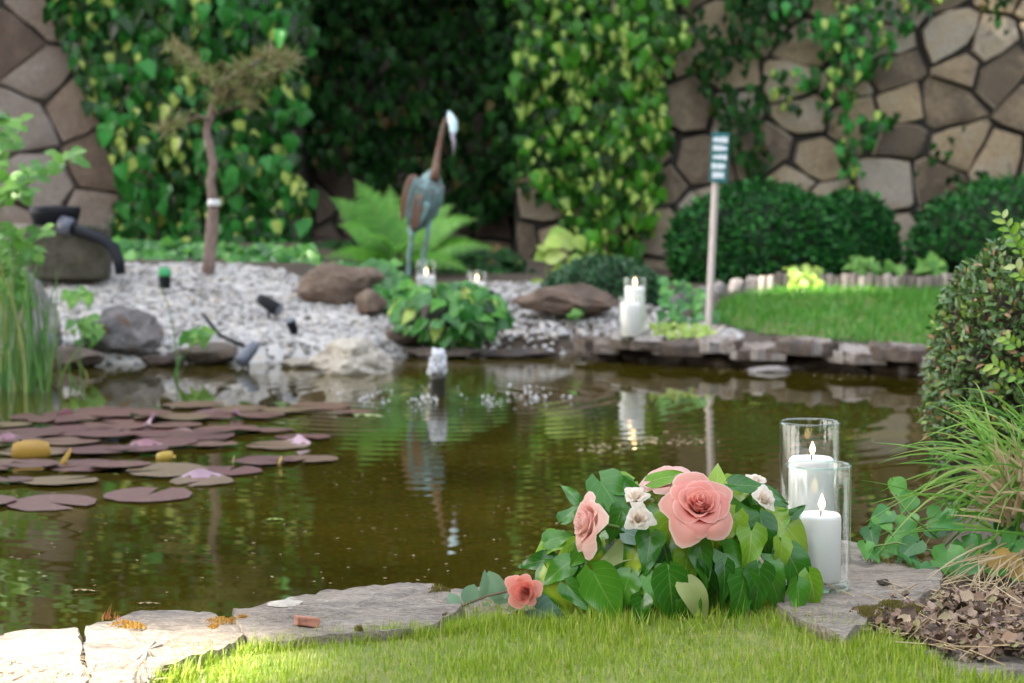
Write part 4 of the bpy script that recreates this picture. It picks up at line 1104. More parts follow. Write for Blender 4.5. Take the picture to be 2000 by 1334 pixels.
# ---- fountain
t = thing("fountain", "small pond fountain nozzle with a low white water plume", "fountain", (FX, FY, WATER))
MB().lathe((FX, FY, WATER), [(.026, -.1), (.026, .05), (.03, .055), (.03, .075), (.02, .08), (.001, .08)], 16).build("nozzle", simple("nozzle_plastic", (.05, .045, .035), .4), t)
m = Mat("splash_water"); m.color((.9, .92, .95, 1)).set(Roughness=.1, Transmission_Weight=.5, IOR=1.33); M_SPL = m.m
it = []
for _ in range(150):
    r_ = R.random() ** .6 * .03; a = U(0, 6.28); z = U(.0, .075); r_ *= 1.15 - z * 6
    s = U(.005, .012)
    it.append((R.choice(ICO), Matrix.Translation((FX + r_ * math.cos(a), FY + r_ * math.sin(a), WATER + .083 + z)) @ Matrix.Diagonal((s, s, s * 1.6, 1))))
joined("plume", it, M_SPL, t, "stuff")
it = []
for _ in range(120):
    a = R.choice((U(3.3, 6.1), U(0, 6.28))); r_ = R.gauss(.31, .05); s = U(.0015, .0048)
    a = a + .22 * math.sin(a * 9)
    x, y = FX + .03 + r_ * 1.15 * math.cos(a), FY + r_ * math.sin(a)
    it.append((R.choice(ICO), Matrix.Translation((x, y, WATER + abs(R.gauss(0, .012)) + .002)) @ Matrix.Diagonal((s * 1.3, s, s * U(.6, 1.8), 1))))
joined("falling_drops", it, M_SPL, t, "stuff")

# ---- water lily pads
m = Mat("lily_pad")
r_ = m.rand(); c = m.ramp(r_, [(0, (.065, .016, .014)), (.4, (.095, .028, .024)), (.75, (.115, .048, .033)), (1, (.13, .085, .035))])
tc = m.new("ShaderNodeTexCoord"); sp = m.new("ShaderNodeSeparateXYZ"); m.l.new(tc.outputs["UV"], sp.inputs[0])
an = m.math('SINE', m.math('MULTIPLY', sp.outputs[1], 6.2832 * 11)); vein = m.math('GREATER_THAN', an, .97)
c = m.mix(m.math('MULTIPLY', vein, .3), c, (.25, .17, .1, 1))
nz = m.noise(30, 5); c = m.mix(m.math('MULTIPLY', m.math('SUBTRACT', nz, .55), 2.2, True), c, (.2, .14, .06, 1))
m.color(c).set(Roughness=.42); m.b.inputs['Specular IOR Level'].default_value = .28; m.bump(m.noise(40, 3), .25, .004); M_PAD = m.m
M_PADU = leaf_mat("lily_underside", [(0, (.35, .16, .2)), (1, (.5, .33, .42))], rough=.4, veins=0)
M_PADY = leaf_mat("yellow_lily_leaf", [(0, (.42, .22, .04)), (1, (.6, .45, .1))], rough=.45, veins=.3, vein_col=(.2, .1, .03))
def pad_mesh(seed, lift=.0):
    rr = random.Random(seed); n = 40; rings = (0.02, .3, .6, .85, 1.0)
    a0 = .16; V = []; UV = []
    fl = rr.uniform(0, 6.28)
    for k in range(n + 1):
        a = a0 + (2 * math.pi - 2 * a0) * k / n
        wob = 1 + .025 * math.sin(a * 5 + seed) + .02 * math.sin(a * 11 + seed * 2)
        for r in rings:
            z = (.010 * math.sin(a * 3 + seed) * r ** 3 + .006 * math.sin(a * 7 + seed) * r ** 4) + .02 * r ** 5 * .3
            rad = r * wob; cu = max(0, math.cos(a - fl)) ** 6 * lift * max(0, r - .62)
            z += cu * 1.0; rad -= cu * .75
            V.append((rad * math.cos(a), rad * math.sin(a), z)); UV.append((r, k / n))
    q = len(rings)
    Fs = [(k * q + j, k * q + j + 1, (k + 1) * q + j + 1, (k + 1) * q + j) for k in range(n) for j in range(q - 1)]
    return dict(V=np.array(V), F=np.array(Fs), UV=np.array(UV))
PADS = []
for i in range(6):
    me = tmpl_mesh("lily_pad", pad_mesh(i + 1, (0, .0, .35, 0, .9, 0)[i]), M_PAD); me.materials.append(M_PADU)
    if (0, 0, .35, 0, .9, 0)[i] > .5:
        for pl in me.polygons:
            if pl.center.z > .06: pl.material_index = 1
    PADS.append(me)
pads = [(290, 970, 172), (100, 985, 178), (118, 942, 150), (20, 942, 90), (600, 899, 124), (517, 905, 118), (447, 922, 130), (325, 925, 160), (395, 942, 125), (545, 872, 128), (592, 856, 110), (530, 842, 95), (445, 845, 130), (385, 856, 150), (305, 852, 150), (235, 832, 170), (155, 846, 165),
        (55, 851, 140), (10, 832, 110), (70, 884, 150), (200, 884, 150), (165, 913, 165), (235, 917, 120), (8, 905, 80), (85, 816, 130), (170, 820, 120), (255, 814, 160), (335, 822, 150), (420, 815, 110), (500, 816, 110), (625, 795, 120), (560, 805, 100), (320, 872, 130), (130, 868, 130), (-60, 870, 160), (-50, 920, 150), (-40, 985, 140), (690, 806, 80), (470, 800, 110), (380, 795, 120), (210, 858, 120), (280, 885, 100), (110, 830, 110), (340, 838, 110), (415, 872, 100), (60, 915, 110), (40, 868, 90), (200, 805, 110)]
GPAD = "floating reddish water lily pads"
PADLAB = {0: "notched brown lily pad alone on open water below the other pads", 1: "broad brown lily pad partly under another beside the notched one", 4: "greenish brown lily pad with a rusty curled leaf on its rim", 5: "brown lily pad touching the greenish pad with the rusty curl",
          8: "pinkish lily pad just below the small curled brown leaf", 19: "lily pad carrying the rolled up orange leaf", 20: "lily pad beside the folded yellow leaf", 30: "dark red lily pad nearest the fountain rings", 37: "small lily pad beside the long pale floating leaf"}
placed = []
for i, (x, y, wp) in enumerate(pads):
    p = gz(x, y, WATER); r_ = wp * p.y / F / 2
    near_ = sum(1 for q_ in placed if (q_[0] - p.x) ** 2 + (q_[1] - p.y) ** 2 < (q_[2] + r_) ** 2)
    z = WATER + .004 + .0045 * near_ + U(0, .002); placed.append((p.x, p.y, r_))
    v = R.choice((0, 1, 3, 5, 2, 4) if i > 3 else (0, 3))
    o = obj("lily_pad", PADS[v], None, Matrix.Translation((p.x, p.y, z)) @ Matrix.Rotation(U(-.03, .03), 4, 'X') @ Matrix.Rotation(U(0, 6.28) if i != 0 else 1.35, 4, 'Z') @ Matrix.Diagonal((r_, r_, r_ * (.6 if v != 4 else .8), 1)))
    lab = PADLAB.get(i) or ("reddish lily pad with a lifted pinkish rim among the floating pads" if v == 4 else "reddish lily pad with a slightly raised edge among the floating pads" if v == 2 else "flat reddish brown lily pad among the floating pads")
    tag(o, lab, "lily pad", GPAD)
def curled(label, x, y, wpx, axis, mat, open_=4.4):
    p = gz(x, y + 8, WATER); L = wpx * p.y / F; r_ = L * .24; n = 16; ax = Vector(axis).normalized()
    sd = ax.cross(Vector((0, 0, 1))).normalized(); V = []; UV = []
    for i in range(9):
        t_ = i / 8 - .5
        for k in range(n + 1):
            a = -open_ / 2 + open_ * k / n - math.pi / 2 + .5; rr = r_ * (1 - .5 * (t_ * 2) ** 2 * .6) * (.75 + .5 * (k / n))
            V.append(Vector((p.x, p.y, WATER + r_ * .8)) + ax * t_ * L * (1 - .25 * abs(k / n - .5)) + sd * math.cos(a) * rr + Vector((0, 0, math.sin(a) * rr))); UV.append((i / 8, k / n))
    Fs = np.array([(i * (n + 1) + k, i * (n + 1) + k + 1, (i + 1) * (n + 1) + k + 1, (i + 1) * (n + 1) + k) for i in range(8) for k in range(n)])
    tag(obj("curled_leaf", raw_mesh("curled_leaf", V, Fs, UV, [mat])), label, "leaf")
curled("rolled up orange brown lily leaf on the pads", 62, 885, 78, (1, .15, .02), M_PADY)
curled("folded yellow lily leaf standing among the pads", 122, 900, 55, (.5, .3, .75), M_PADY, 3.4)
curled("small curled brown leaf floating between the pads", 325, 890, 42, (1, -.4, .2), M_PADY, 4)
curled("little rust coloured curled leaf at the rim of a greenish pad", 545, 902, 26, (.3, .2, .9), M_PADY, 5)
curled("thin upright dry leaf between the lily pads", 455, 895, 24, (.25, .1, 1), M_STRAW, 3)
for (x, y, w_, lab) in [(538, 1014, 38, "pale green leaf floating alone on open water"), (165, 1152, 50, "thin straw leaf floating near the edging stones"), (722, 810, 70, "long pale leaf floating before the fountain"), (290, 1178, 46, "thin broken stem floating near the edging stones"), (1475, 787, 24, "small pale leaf floating before the ledge")]:
    p = gz(x, y, WATER + .004)
    o = obj("floating_leaf", tmpl_mesh("floating_leaf", leaf_tmpl(6, 1, ELL_P, 0, .1, .05, .05), M_STRAW if "straw" in lab or "stem" in lab else M_LIME), None, basis((1, U(-.2, .2), 0), (0, 0, 1), w_ * p.y / F, p - Vector((w_ * p.y / F / 2, 0, 0)), w_ * p.y / F * (.7 if "thin" not in lab else .3)))
    tag(o, lab, "leaf")
it = []; FL = leaf_tmpl(1, 1, [(0, .3), (1, .1)], 0, .1, 0)
for _ in range(420):
    x, y = U(-20, 1800), 740 + 420 * R.random()
    p = gz(x, y, WATER + .0025)
    if p.y < 2.98: continue
    it.append((FL, basis((U(-1, 1), U(-1, 1), 0), (0, 0, 1), U(.002, .009), p)))
for (x, y) in ((1180, 872), (1260, 860), (1330, 862), (1440, 720), (1640, 730)):
    for _ in range(40):
        p = gz(x + R.gauss(0, 35), y + R.gauss(0, 6), WATER + .003); it.append((FL, basis((U(-1, 1), U(-1, 1), 0), (0, 0, 1), U(.006, .02), p)))
tag(joined("floating_debris", it, M_STRAW, None, "stuff"), "tiny pale specks of plant debris floating on the pond", "debris")

# ---- reeds and shrub at the far corner
def reed_clump(label, px0, px1, pyb, pyt, Y, n, mat, wd=.008):
    b = at((px0 + px1) / 2, pyb, Y)
    t = thing("reed_clump", label, "reeds", (b.x, Y, WATER))
    for _ in range(n):
        x = U(px0, px1); y0 = Y + U(-.25, .25); a = at(x, pyb, y0); a.z = WATER - .05
        tp_ = at(x + R.gauss(0, 28), pyt + U(0, 150), y0); bend = Vector((U(-.08, .08), U(-.06, .06), 0))
        P = [a * (1 - s) ** 2 + ((a + tp_) / 2 - bend) * 2 * s * (1 - s) + (tp_ + bend) * s * s for s in np.linspace(0, 1, 9)]
        sd = Vector((U(.5, 1), U(-.6, .6), 0)).normalized(); w_ = wd * U(.6, 1.2)
        V = []; UV = []
        for i, p in enumerate(P):
            h_ = w_ * (1 - (i / 8) ** 3) * .5 + .0004
            V += [p - sd * h_, p + sd.cross(Vector((0, 0, 1))) * h_ * .3, p + sd * h_]; UV += [(i / 8, 0), (i / 8, .5), (i / 8, 1)]
        Fs = np.array([(i * 3 + j, i * 3 + j + 1, i * 3 + 4 + j, i * 3 + 3 + j) for i in range(8) for j in range(2)])
        obj("blade", raw_mesh("blade", V, Fs, UV, [mat]), t)
reed_clump("tall green reeds standing in the water in front of the flat grey stone", -30, 95, 765, 460, 7.1, 70, M_REED)
reed_clump("single upright reed stem in front of the gravel bank", 344, 354, 720, 530, 7.75, 2, M_REED, .014)
reed_clump("few bent reed blades in front of the dark lamp housing", 70, 190, 735, 560, 7.3, 9, M_REED)
ST = [leaf_tmpl(4, 1, ELL_P, 0, .15, .3), leaf_tmpl(4, 1, ELL_P, 0, .15, .1)]
def shrub(label, blobs, Y, size, npart):
    t = thing("leafy_shrub", label, "shrub", at(-20, 640, Y))
    ms = [tmpl_mesh("leaf", x, M_SHRUB) for x in ST]; its = []
    for (cx, cy, rx, ry, n) in blobs:
        MB().tube([at(-30, min(620, cy + 260), Y), at(-10, cy + 70, Y + .05), at(cx, cy, Y)], [.008, .006, .002], 5).build("stem", M_STEM, t)
        for _ in range(n):
            a = rnd_dir(); p = at(cx + a.x * rx, cy + a.z * ry, Y + a.y * .2)
            its.append(basis(Vector((U(-1, 1), U(-.6, .3), U(-.6, .6))), (U(-.5, .5), -.6, .8), size * U(.6, 1.3), p, size * 1.5))
    for M_ in its[:npart]: obj("leaf", R.choice(ms), t, M_)
    if its[npart:]: joined("foliage", [(R.choice(ST), M_) for M_ in its[npart:]], M_SHRUB, t, "stuff")
shrub("bright green shrub reaching in beside the brown wall", [(15, 245, 25, 18, 26), (10, 285, 20, 14, 14), (0, 320, 28, 12, 14), (50, 345, 30, 12, 18), (10, 372, 40, 20, 48), (85, 335, 30, 14, 18), (125, 312, 28, 12, 14), (15, 490, 45, 45, 120), (50, 500, 22, 10, 14), (92, 455, 18, 10, 7), (10, 570, 40, 40, 90)], 7.3, .055, 260)

# ================================================================== flower arrangement
PET = None
def petal_material(name, c_in, c_out, c_edge):
    m = Mat(name)
    tc = m.new("ShaderNodeTexCoord"); sp = m.new("ShaderNodeSeparateXYZ"); m.l.new(tc.outputs["UV"], sp.inputs[0])
    c = m.ramp(sp.outputs[1], [(0, c_in), (.55, c_out), (.93, c_out), (1, c_edge)])
    n = m.noise(220, 3); c = m.mix(m.math('MULTIPLY', n, .25), c, m.mix(1.0, c, (.86, .74, .72, 1), 'MULTIPLY'))
    m.color(c).set(Roughness=.55, Sheen_Weight=.2); m.translucent(.5)
    return m.m
M_PINK = petal_material("pink_petal", (.85, .20, .14), (.84, .38, .31), (.9, .62, .54))
M_PINKP = petal_material("pale_pink_petal", (.84, .34, .27), (.84, .53, .46), (.9, .7, .64))
M_CORAL = petal_material("coral_petal", (.85, .14, .08), (.84, .32, .25), (.88, .5, .43))
M_CREAM = petal_material("cream_petal", (.85, .62, .4), (.88, .8, .7), (.93, .9, .84))
def petal(i, N, openness, seed, ruf=.014):
    rr = random.Random(seed * 100 + i); f = i / (N - 1)
    nu, nv = 9, 8; V = []; UV = []
    Rm = .03 + .38 * f * openness; H = .52 - .16 * f * openness
    hw = 1.5 - .72 * f; a0 = i * 2.39996 + rr.uniform(-.2, .2)
    curl = (max(0, f - .4) * .6 + .06) * openness; lean = f * .35 * openness
    for iv in range(nv + 1):
        v = iv / nv
        for iu in range(nu + 1):
            u = iu / nu * 2 - 1
            ve = v * (1 - .16 * u ** 4 + .05 * math.exp(-(u / .25) ** 2) * f)
            r = Rm * (.28 + .72 * math.sin(min(1.57, ve * 1.75)) ** .8) + lean * ve ** 2 * .35
            c = max(0, ve - .68); r += curl * c * 1.6 * (1 + .3 * math.cos(u * 3)); z = H * ve - curl * c * c * 5.5 - .02 * f
            r += ruf * math.sin(u * 6 + i) * v ** 3 * (.4 + f); z += ruf * math.sin(u * 5 + i * 2) * v ** 3
            r *= 1 - .10 * u * u * f
            r *= 1 - .22 * (1 - f) ** 2 * ve ** 2
            a = a0 + u * hw * (.45 + .55 * math.sin(min(1.57, v * 1.9)))
            V.append((r * math.cos(a), r * math.sin(a), z - .18)); UV.append((iu / nu, v))
    n = nu + 1
    Fs = np.array([(p * n + q, p * n + q + 1, (p + 1) * n + q + 1, (p + 1) * n + q) for p in range(nv) for q in range(nu)])
    return V, Fs, UV
def rose_kit(N, openness, seed, mat, ruf=.014):
    out = []
    for i in range(N):
        V, Fs, UV = petal(i, N, openness, seed, ruf); out.append(raw_mesh("petal", V, Fs, UV, [mat]))
    return out
KITS = dict(big=rose_kit(26, 1.05, 1, M_PINK, .02), side=rose_kit(24, .8, 2, M_PINKP, .02), low=rose_kit(20, .6, 3, M_CORAL, .018), top=rose_kit(22, .9, 4, M_PINKP, .02), bud=rose_kit(16, .75, 5, M_CREAM, .035))
arr_base = gz(1330, 1175, 0.0)
ARR = thing("flower_arrangement", "ivy arrangement with pink and cream roses lying beside the two glass candles", "flowers", arr_base)
def rose(kit, px, py, Y, dpx, axis, lab, spin=0.0):
    c = at(px, py, Y); ax = Vector(axis).normalized(); s = dpx * Y / F
    q = ax.to_track_quat('Z', 'Y').to_matrix().to_4x4()
    W = Matrix.Translation(c) @ q @ Matrix.Rotation(spin, 4, 'Z') @ Matrix.Scale(s, 4)
    mb = MB(); mb.lathe((0, 0, 0), [(.03, -.55), (.035, -.28), (.12, -.24), (.15, -.19), (.12, -.12)], 12)
    o = obj("rose", raw_mesh("rose", mb.v, mb.f, None, [M_STEM]), ARR, W); o["label"] = lab
    for me in KITS[kit]: obj("petal", me, o, W)
rose("big", 1366, 988, 2.70, 104, (.02, -.8, .62), "large open salmon pink rose facing out", .6)
rose("side", 1156, 1020, 2.72, 112, (-.86, -.36, .22), "pale pink rose seen from its side", .2)
rose("low", 1024, 1155, 2.68, 84, (-.18, -.95, .12), "coral pink half open rose lying low beside the eucalyptus", 1.0)
rose("top", 1300, 942, 2.86, 92, (-.25, -.35, .9), "pale pink rose behind the top leaves", 2.0)
rose("bud", 1243, 970, 2.71, 50, (-.1, -.6, .8), "small cream rose above another", .3)
rose("bud", 1247, 1012, 2.69, 56, (.1, -.85, .4), "small cream rose below another", 1.6)
rose("bud", 1475, 941, 2.8, 44, (.1, -.4, .9), "small cream bud at the top of the arrangement", 2.4)
rose("bud", 1491, 975, 2.72, 50, (.35, -.75, .5), "small cream rose near the taller candle", 3.1)
# green foam mound that carries the stems, hidden under the leaves
def mound_y(px, py):
    u = (px - 1330) / 280; v = (1200 - py) / 270
    return 2.86 - .17 * math.sqrt(max(0, 1 - u * u * .75)) * max(0.0, 1 - .62 * v)
tag(rock("mound", at(1340, 1120, 2.88), (.14, .075, .095), M_CORE, 5, 3, .08), None)
bpy.data.objects["mound"].parent = ARR; bpy.data.objects["mound"].matrix_basis = world_mat(ARR).inverted()
TL = [leaf_tmpl(12, 4, [(0, .06), (.05, .33), (.15, .45), (.28, .5), (.45, .45), (.62, .33), (.8, .18), (.92, .07), (1, 0)], .17, .10, .12 + .16 * k, .085, 1.15, k * 1.3) for k in range(4)]
TL += [leaf_tmpl(12, 4, IVY_P, .2, .2, .2 + .16 * k, .08, 1.3, k * 2.1) for k in range(3)]
TROLL = leaf_tmpl(12, 4, OVAL_P, .12, .55, .1, .03, 1.0, 0, .2)
LM = {}
def lmesh(k, mat):
    if (k, mat.name) not in LM: LM[(k, mat.name)] = tmpl_mesh("leaf", TROLL if k == 99 else TL[k], mat)
    return LM[(k, mat.name)]
MT = dict(d=M_BOUQ, m=M_BOUQ, l=M_BOUQL, v=M_BOUQV, p=M_BOUQP, b=M_BLUE)
hand = [(1193, 976, 60, 85, 70, 'd'), (1232, 950, 0, 64, 40, 'm'), (1119, 962, -120, 48, 22, 'm'), (1168, 1018, 100, 52, 22, 'm'), (1205, 1020, 110, 58, 40, 'd'), (1306, 926, -22, 76, 30, 'l'), (1352, 936, -28, 66, 44, 'p'),
        (1318, 1042, 80, 78, 76, 'l'), (1300, 1082, 75, 80, 55, 'm'), (1232, 1105, 125, 90, 56, 'v'), (1190, 1085, 160, 100, 40, 'p'), (1065, 1062, 160, 56, 46, 'l'), (1088, 1050, -20, 46, 36, 'm'), (1052, 1094, 175, 60, 36, 'm'), (1087, 1150, 65, 92, 64, 'v'),
        (1122, 1120, 70, 62, 50, 'm'), (1180, 1157, 62, 96, 74, 'm'), (1130, 1166, 45, 64, 38, 'm'), (1303, 1160, 62, 100, 66, 'd'), (1267, 1150, 190, 52, 36, 'l'), (1365, 1168, 50, 84, 50, 'p'), (1337, 1076, 100, 88, 58, 'm'),
        (1384, 1062, 72, 84, 60, 'v'), (1370, 1094, 80, 74, 44, 'd'), (1452, 1000, 0, 88, 56, 'm'), (1548, 1040, 40, 100, 66, 'l'), (1518, 1012, -50, 66, 50, 'l'), (1462, 1075, 98, 80, 58, 'l'), (1450, 1112, 42, 98, 60, 'd'), (1445, 1172, 100, 92, 62, 'd'),
        (1415, 1136, 90, 66, 36, 'm'), (1528, 1088, 85, 64, 40, 'l'), (1515, 1142, 60, 96, 58, 'd'), (1556, 1112, 60, 96, 62, 'm'), (1588, 1150, 75, 66, 42, 'l'), (1462, 942, -8, 72, 34, 'm'), (1402, 938, -78, 50, 38, 'l'), (1310, 1158, 85, 92, 62, 'd'),
        (1560, 996, -40, 34, 20, 'm'), (1500, 958, 5, 60, 32, 'm'), (1248, 1045, 10, 56, 40, 'b'), (1140, 1075, 130, 60, 44, 'm'), (1265, 1080, 100, 70, 52, 'm'), (1220, 1150, 110, 66, 52, 'm'), (1395, 1115, 60, 62, 48, 'm'), (1490, 1040, 80, 72, 54, 'm'),
        (1420, 1030, 120, 66, 52, 'l'), (1340, 1110, 95, 70, 52, 'l'), (1110, 1000, -60, 40, 30, 'm'), (1250, 1195, 100, 56, 40, 'd'), (1350, 1190, 70, 60, 44, 'd'), (1480, 1150, 95, 80, 56, 'm'), (1560, 1165, 85, 60, 40, 'd'), (1090, 1110, 150, 60, 44, 'm'), (1425, 965, -35, 62, 44, 'l'), (1210, 940, -160, 50, 36, 'd')]
def arr_leaf(px, py, ang, L, Wd, tone, dy=0.0, tk=None):
    a = math.radians(ang); Y = mound_y(px, py) + dy
    k = Y / F
    tip2 = Vector((math.cos(a), 0, -math.sin(a)))
    v = max(0, min(1, (1200 - py) / 280))
    n = Vector((U(-.32, .32) + (px - 1320) / 900, -1, .25 + .75 * v + U(-.25, .3)))
    d = tip2 + Vector((0, -.25 * (1 - v) - .12 + U(-.2, .2), 0))
    d = d - n.normalized() * d.dot(n.normalized()) * .6
    base = at(px - math.cos(a) * L * .48, py - math.sin(a) * L * .48, Y)
    tk = (R.choice((2, 3, 5, 6)) if tone in 'lvp' else R.randrange(7)) if tk is None else tk
    o = obj("leaf", lmesh(tk, MT[tone]), ARR, basis(d, n, L * k * 1.2, base, Wd * k * 1.2))
    return o
for i, h in enumerate(hand): arr_leaf(*h, dy=-.02 + U(-.012, .012), tk=None)
for _ in range(120):
    u, v = U(-1, 1), R.random()
    px = 1325 + u * 255 * math.sqrt(1 - .72 * v * v); py = 1195 - v * 235
    if px < 1130 and py < 1040: continue
    if (px - 1366) ** 2 + (py - 990) ** 2 < 62 ** 2 or (px - 1243) ** 2 + (py - 990) ** 2 < 40 ** 2 or (px - 1140) ** 2 + (py - 1020) ** 2 < 55 ** 2: continue
    arr_leaf(px, py, 90 - u * 40 + U(-45, 45), U(48, 82), U(36, 58), R.choice('ddmmllv'), dy=.03 + U(0, .05))
o = arr_leaf(1075, 1200, 20, 62, 56, 'b', -.06, 5)
for L in ([(1150, 1090), (1140, 1120), (1175, 1130)], [(1430, 1060), (1500, 1045), (1560, 1020)], [(1060, 1150), (1100, 1165), (1150, 1150)], [(1290, 1100), (1330, 1080), (1380, 1100)], [(1400, 1110), (1450, 1130), (1480, 1160)], [(1030, 1195), (1060, 1212), (1085, 1222)]):
    MB().tube([at(x, y, mound_y(x, y) - .005) for x, y in L], .0017, 5).build("stem", M_STEM, ARR)
# eucalyptus sprig
t = thing("eucalyptus_sprig", "grey green eucalyptus sprig lying by the low coral rose", "sprig", gz(930, 1195, 0))
MB().tube([gz(865, 1200, .006), at(905, 1182, 2.74), at(950, 1165, 2.72), at(992, 1155, 2.72)], .0016, 6).build("stem", M_TWIG, t)
et = [leaf_tmpl(10, 3, [(0, .06), (.12, .3), (.35, .46), (.6, .46), (.82, .32), (.95, .14), (1, .02)], 0, .1, .1 + .1 * k, .02) for k in range(2)]
em = [tmpl_mesh("leaf", x, M_EUC) for x in et]
for (x, y, an_, L, Wd, nx_) in [(975, 1172, -110, 62, 52, -.3), (940, 1172, -80, 62, 26, .9), (985, 1170, -80, 48, 26, -.9), (912, 1180, -70, 42, 42, .2), (915, 1190, 70, 40, 36, .2), (880, 1192, 150, 46, 36, .1), (950, 1178, 80, 44, 30, -.6), (895, 1188, -120, 34, 30, .2), (965, 1176, -40, 40, 36, .3)]:
    a = math.radians(an_); k = 2.73 / F
    obj("leaf", R.choice(em), t, basis((math.cos(a), U(-.25, .1), -math.sin(a)), (nx_, -1, .3), L * k, at(x, y, 2.74 + U(-.012, .012)), Wd * k))

# ---- the far arrangement by the fountain
t = thing("ivy_arrangement", "green ivy arrangement on the far bank before the heron", "flowers", at(885, 660, 8.55))
fm_ = [tmpl_mesh("leaf", TL[k], M_IVYG) for k in (0, 2, 4, 6)] + [tmpl_mesh("leaf", TL[k], M_IVY2) for k in (1, 5)] + [tmpl_mesh("leaf", TL[3], M_IVY)]
for _ in range(190):
    a = rnd_dir();
    if a.y > .4: continue
    px, py = 882 + a.x * 92, 608 - a.z * 52
    if py > 640: px = 882 + (px - 882) * .75
    Y = 8.55 + a.y * .2
    obj("leaf", R.choice(fm_), t, basis(Vector((a.x * .8 + U(-.4, .4), -.3, -.5 + U(-.6, .4))), Vector((a.x * .6, -.8, a.z * .6 + .4)) + rnd_dir() * .3, U(.055, .10), at(px, py, Y)))
MB().lathe(at(882, 650, 8.6), [(.09, -.02), (.13, .05), (.10, .12), (.02, .16)], 14).build("mound", M_CORE, t)

# ================================================================== right foreground
# ---- box bush
cb_ = at(2108, 740, 3.95); BD = (.305, .28, .34)
t = thing("box_bush", "round clipped box bush with small glossy leaves beside the water", "bush", (cb_.x, cb_.y, gh(cb_.x, cb_.y)))
def boxp(p):
    k = 1 + .05 * mnoise.noise(p * 2.1) + .03 * mnoise.noise(p * 7)
    x, y, z = p.x, p.y, p.z
    flat = 1.0 if z > 0 else 1.0
    zz = z * BD[2] if z > 0 else z * .30
    w = math.sqrt(max(0, 1 - z * z)); wide = 1.0 if z > 0 else (1 / max(.45, w)) ** .75
    return Vector((cb_.x + x * BD[0] * k * wide, cb_.y + y * BD[1] * k * wide, cb_.z + zz * k))
import bmesh as _bm
bm = _bm.new(); _bm.ops.create_icosphere(bm, subdivisions=5, radius=1)
V = [Vector(cb_) + (boxp(v.co.normalized()) - Vector(cb_)) * .93 for v in bm.verts]; Fs = [tuple(v.index for v in f.verts) for f in bm.faces]; bm.free()
obj("core", raw_mesh("core", V, Fs, None, [M_COREB]), t)
BT = [leaf_tmpl(4, 1, [(0, .05), (.25, .22), (.55, .27), (.8, .2), (1, .04)], 0, .22, .1 + .12 * k) for k in range(3)]
it = []; tw = []
for _ in range(20000):
    p = rnd_dir()
    if p.y > .5: continue
    q = boxp(p)
    if q.z < -.12: continue
    bare = mnoise.noise(Vector((q.x * 9, q.y * 9, q.z * 14)))
    low = max(0, min(1, (cb_.z + .02 - q.z) / .25))
    if R.random() < low * .55 + bare * 1.3 * (.2 + low): continue
    nr = (q - Vector(cb_)).normalized()
    q = q + nr * U(-.022, .008)
    d = nr * U(.2, .9) + rnd_dir() * .75 + Vector((0, 0, .35))
    it.append((R.choice(BT), basis(d, nr + rnd_dir() * .6 + Vector((0, 0, .6)), U(.012, .022), q)))
joined("foliage", it, M_BOX, t, "stuff")
TWT = dict(V=np.array([(-.5, 0, 0), (.5, 0, 0), (.3, 1, 0), (-.3, 1, 0), (0, 0, .03), (0, 1, .02)]), F=np.array([(0, 4, 5, 3), (4, 1, 2, 5), (1, 0, 3, 2)]), UV=np.zeros((6, 2)))
for _ in range(2600):
    p = rnd_dir()
    if p.y > .5 or p.z > .25 + U(-.3, .5): continue
    q = boxp(p); nr = (q - Vector(cb_)).normalized()
    tw.append((TWT, basis(nr + rnd_dir() * 1.1 + Vector((0, 0, .3)), nr, U(.02, .05), q - nr * U(.0, .03), U(.0009, .0018))))
joined("twigs", tw, M_TWIG, t, "stuff")
mL = [tmpl_mesh("leaf", leaf_tmpl(6, 2, ELL_P, 0, .2, .15), M_LIME), tmpl_mesh("leaf", leaf_tmpl(6, 2, ELL_P, 0, .2, .1), M_BOUQL)]
for L, n in (([(1996, 500), (1985, 475), (1972, 448), (1955, 418)], 12), ([(2010, 742), (1985, 735), (1960, 722), (1940, 712)], 10), ([(2010, 545), (1995, 540), (1985, 520)], 6), ([(1990, 680), (1975, 668), (1965, 660)], 6)):
    Y = 3.66
    P = [at(x, y, Y) for x, y in L]
    MB().tube(P, [.002, .0017, .0014, .001][:len(P)], 5).build("shoot", M_STEM, t)
    for i in range(n):
        f = i / (n - 1) * (len(P) - 1); k = min(int(f), len(P) - 2); p = P[k].lerp(P[k + 1], f - k)
        ax = (P[-1] - P[0]).normalized(); sd = ax.cross(Vector((0, 1, 0))) * (1 if i % 2 else -1)
        obj("leaf", mL[0] if i > n * .6 else mL[1], t, basis(ax * .8 + sd + Vector((0, U(-.5, .3), 0)), (0, -1, .6), .02 * U(.8, 1.3), p))

# ---- sedge clump
Yc = 3.12
cbase = at(2015, 1010, Yc); cbase.z = .0
t = thing("sedge_clump", "arching green sedge with cut tan stalks beneath the box bush", "grass clump", (cbase.x, Yc, gh(cbase.x, Yc)))
def strip(P, w, mat, name, parent):
    V = []; UV = []; n = len(P)
    for i, p in enumerate(P):
        tt = (P[min(i + 1, n - 1)] - P[max(i - 1, 0)]).normalized()
        sd = tt.cross(Vector((.15, -1, .35))).normalized(); h_ = w * .5 * (1 - (i / (n - 1)) ** 2.2) + .0002
        nn = sd.cross(tt)
        V += [p - sd * h_, p + nn * h_ * .35, p + sd * h_]; UV += [(i / (n - 1), 0), (i / (n - 1), .5), (i / (n - 1), 1)]
    Fs = np.array([(i * 3 + j, i * 3 + j + 1, i * 3 + 4 + j, i * 3 + 3 + j) for i in range(n - 1) for j in range(2)])
    return obj(name, raw_mesh(name, V, Fs, UV, [mat]), parent)
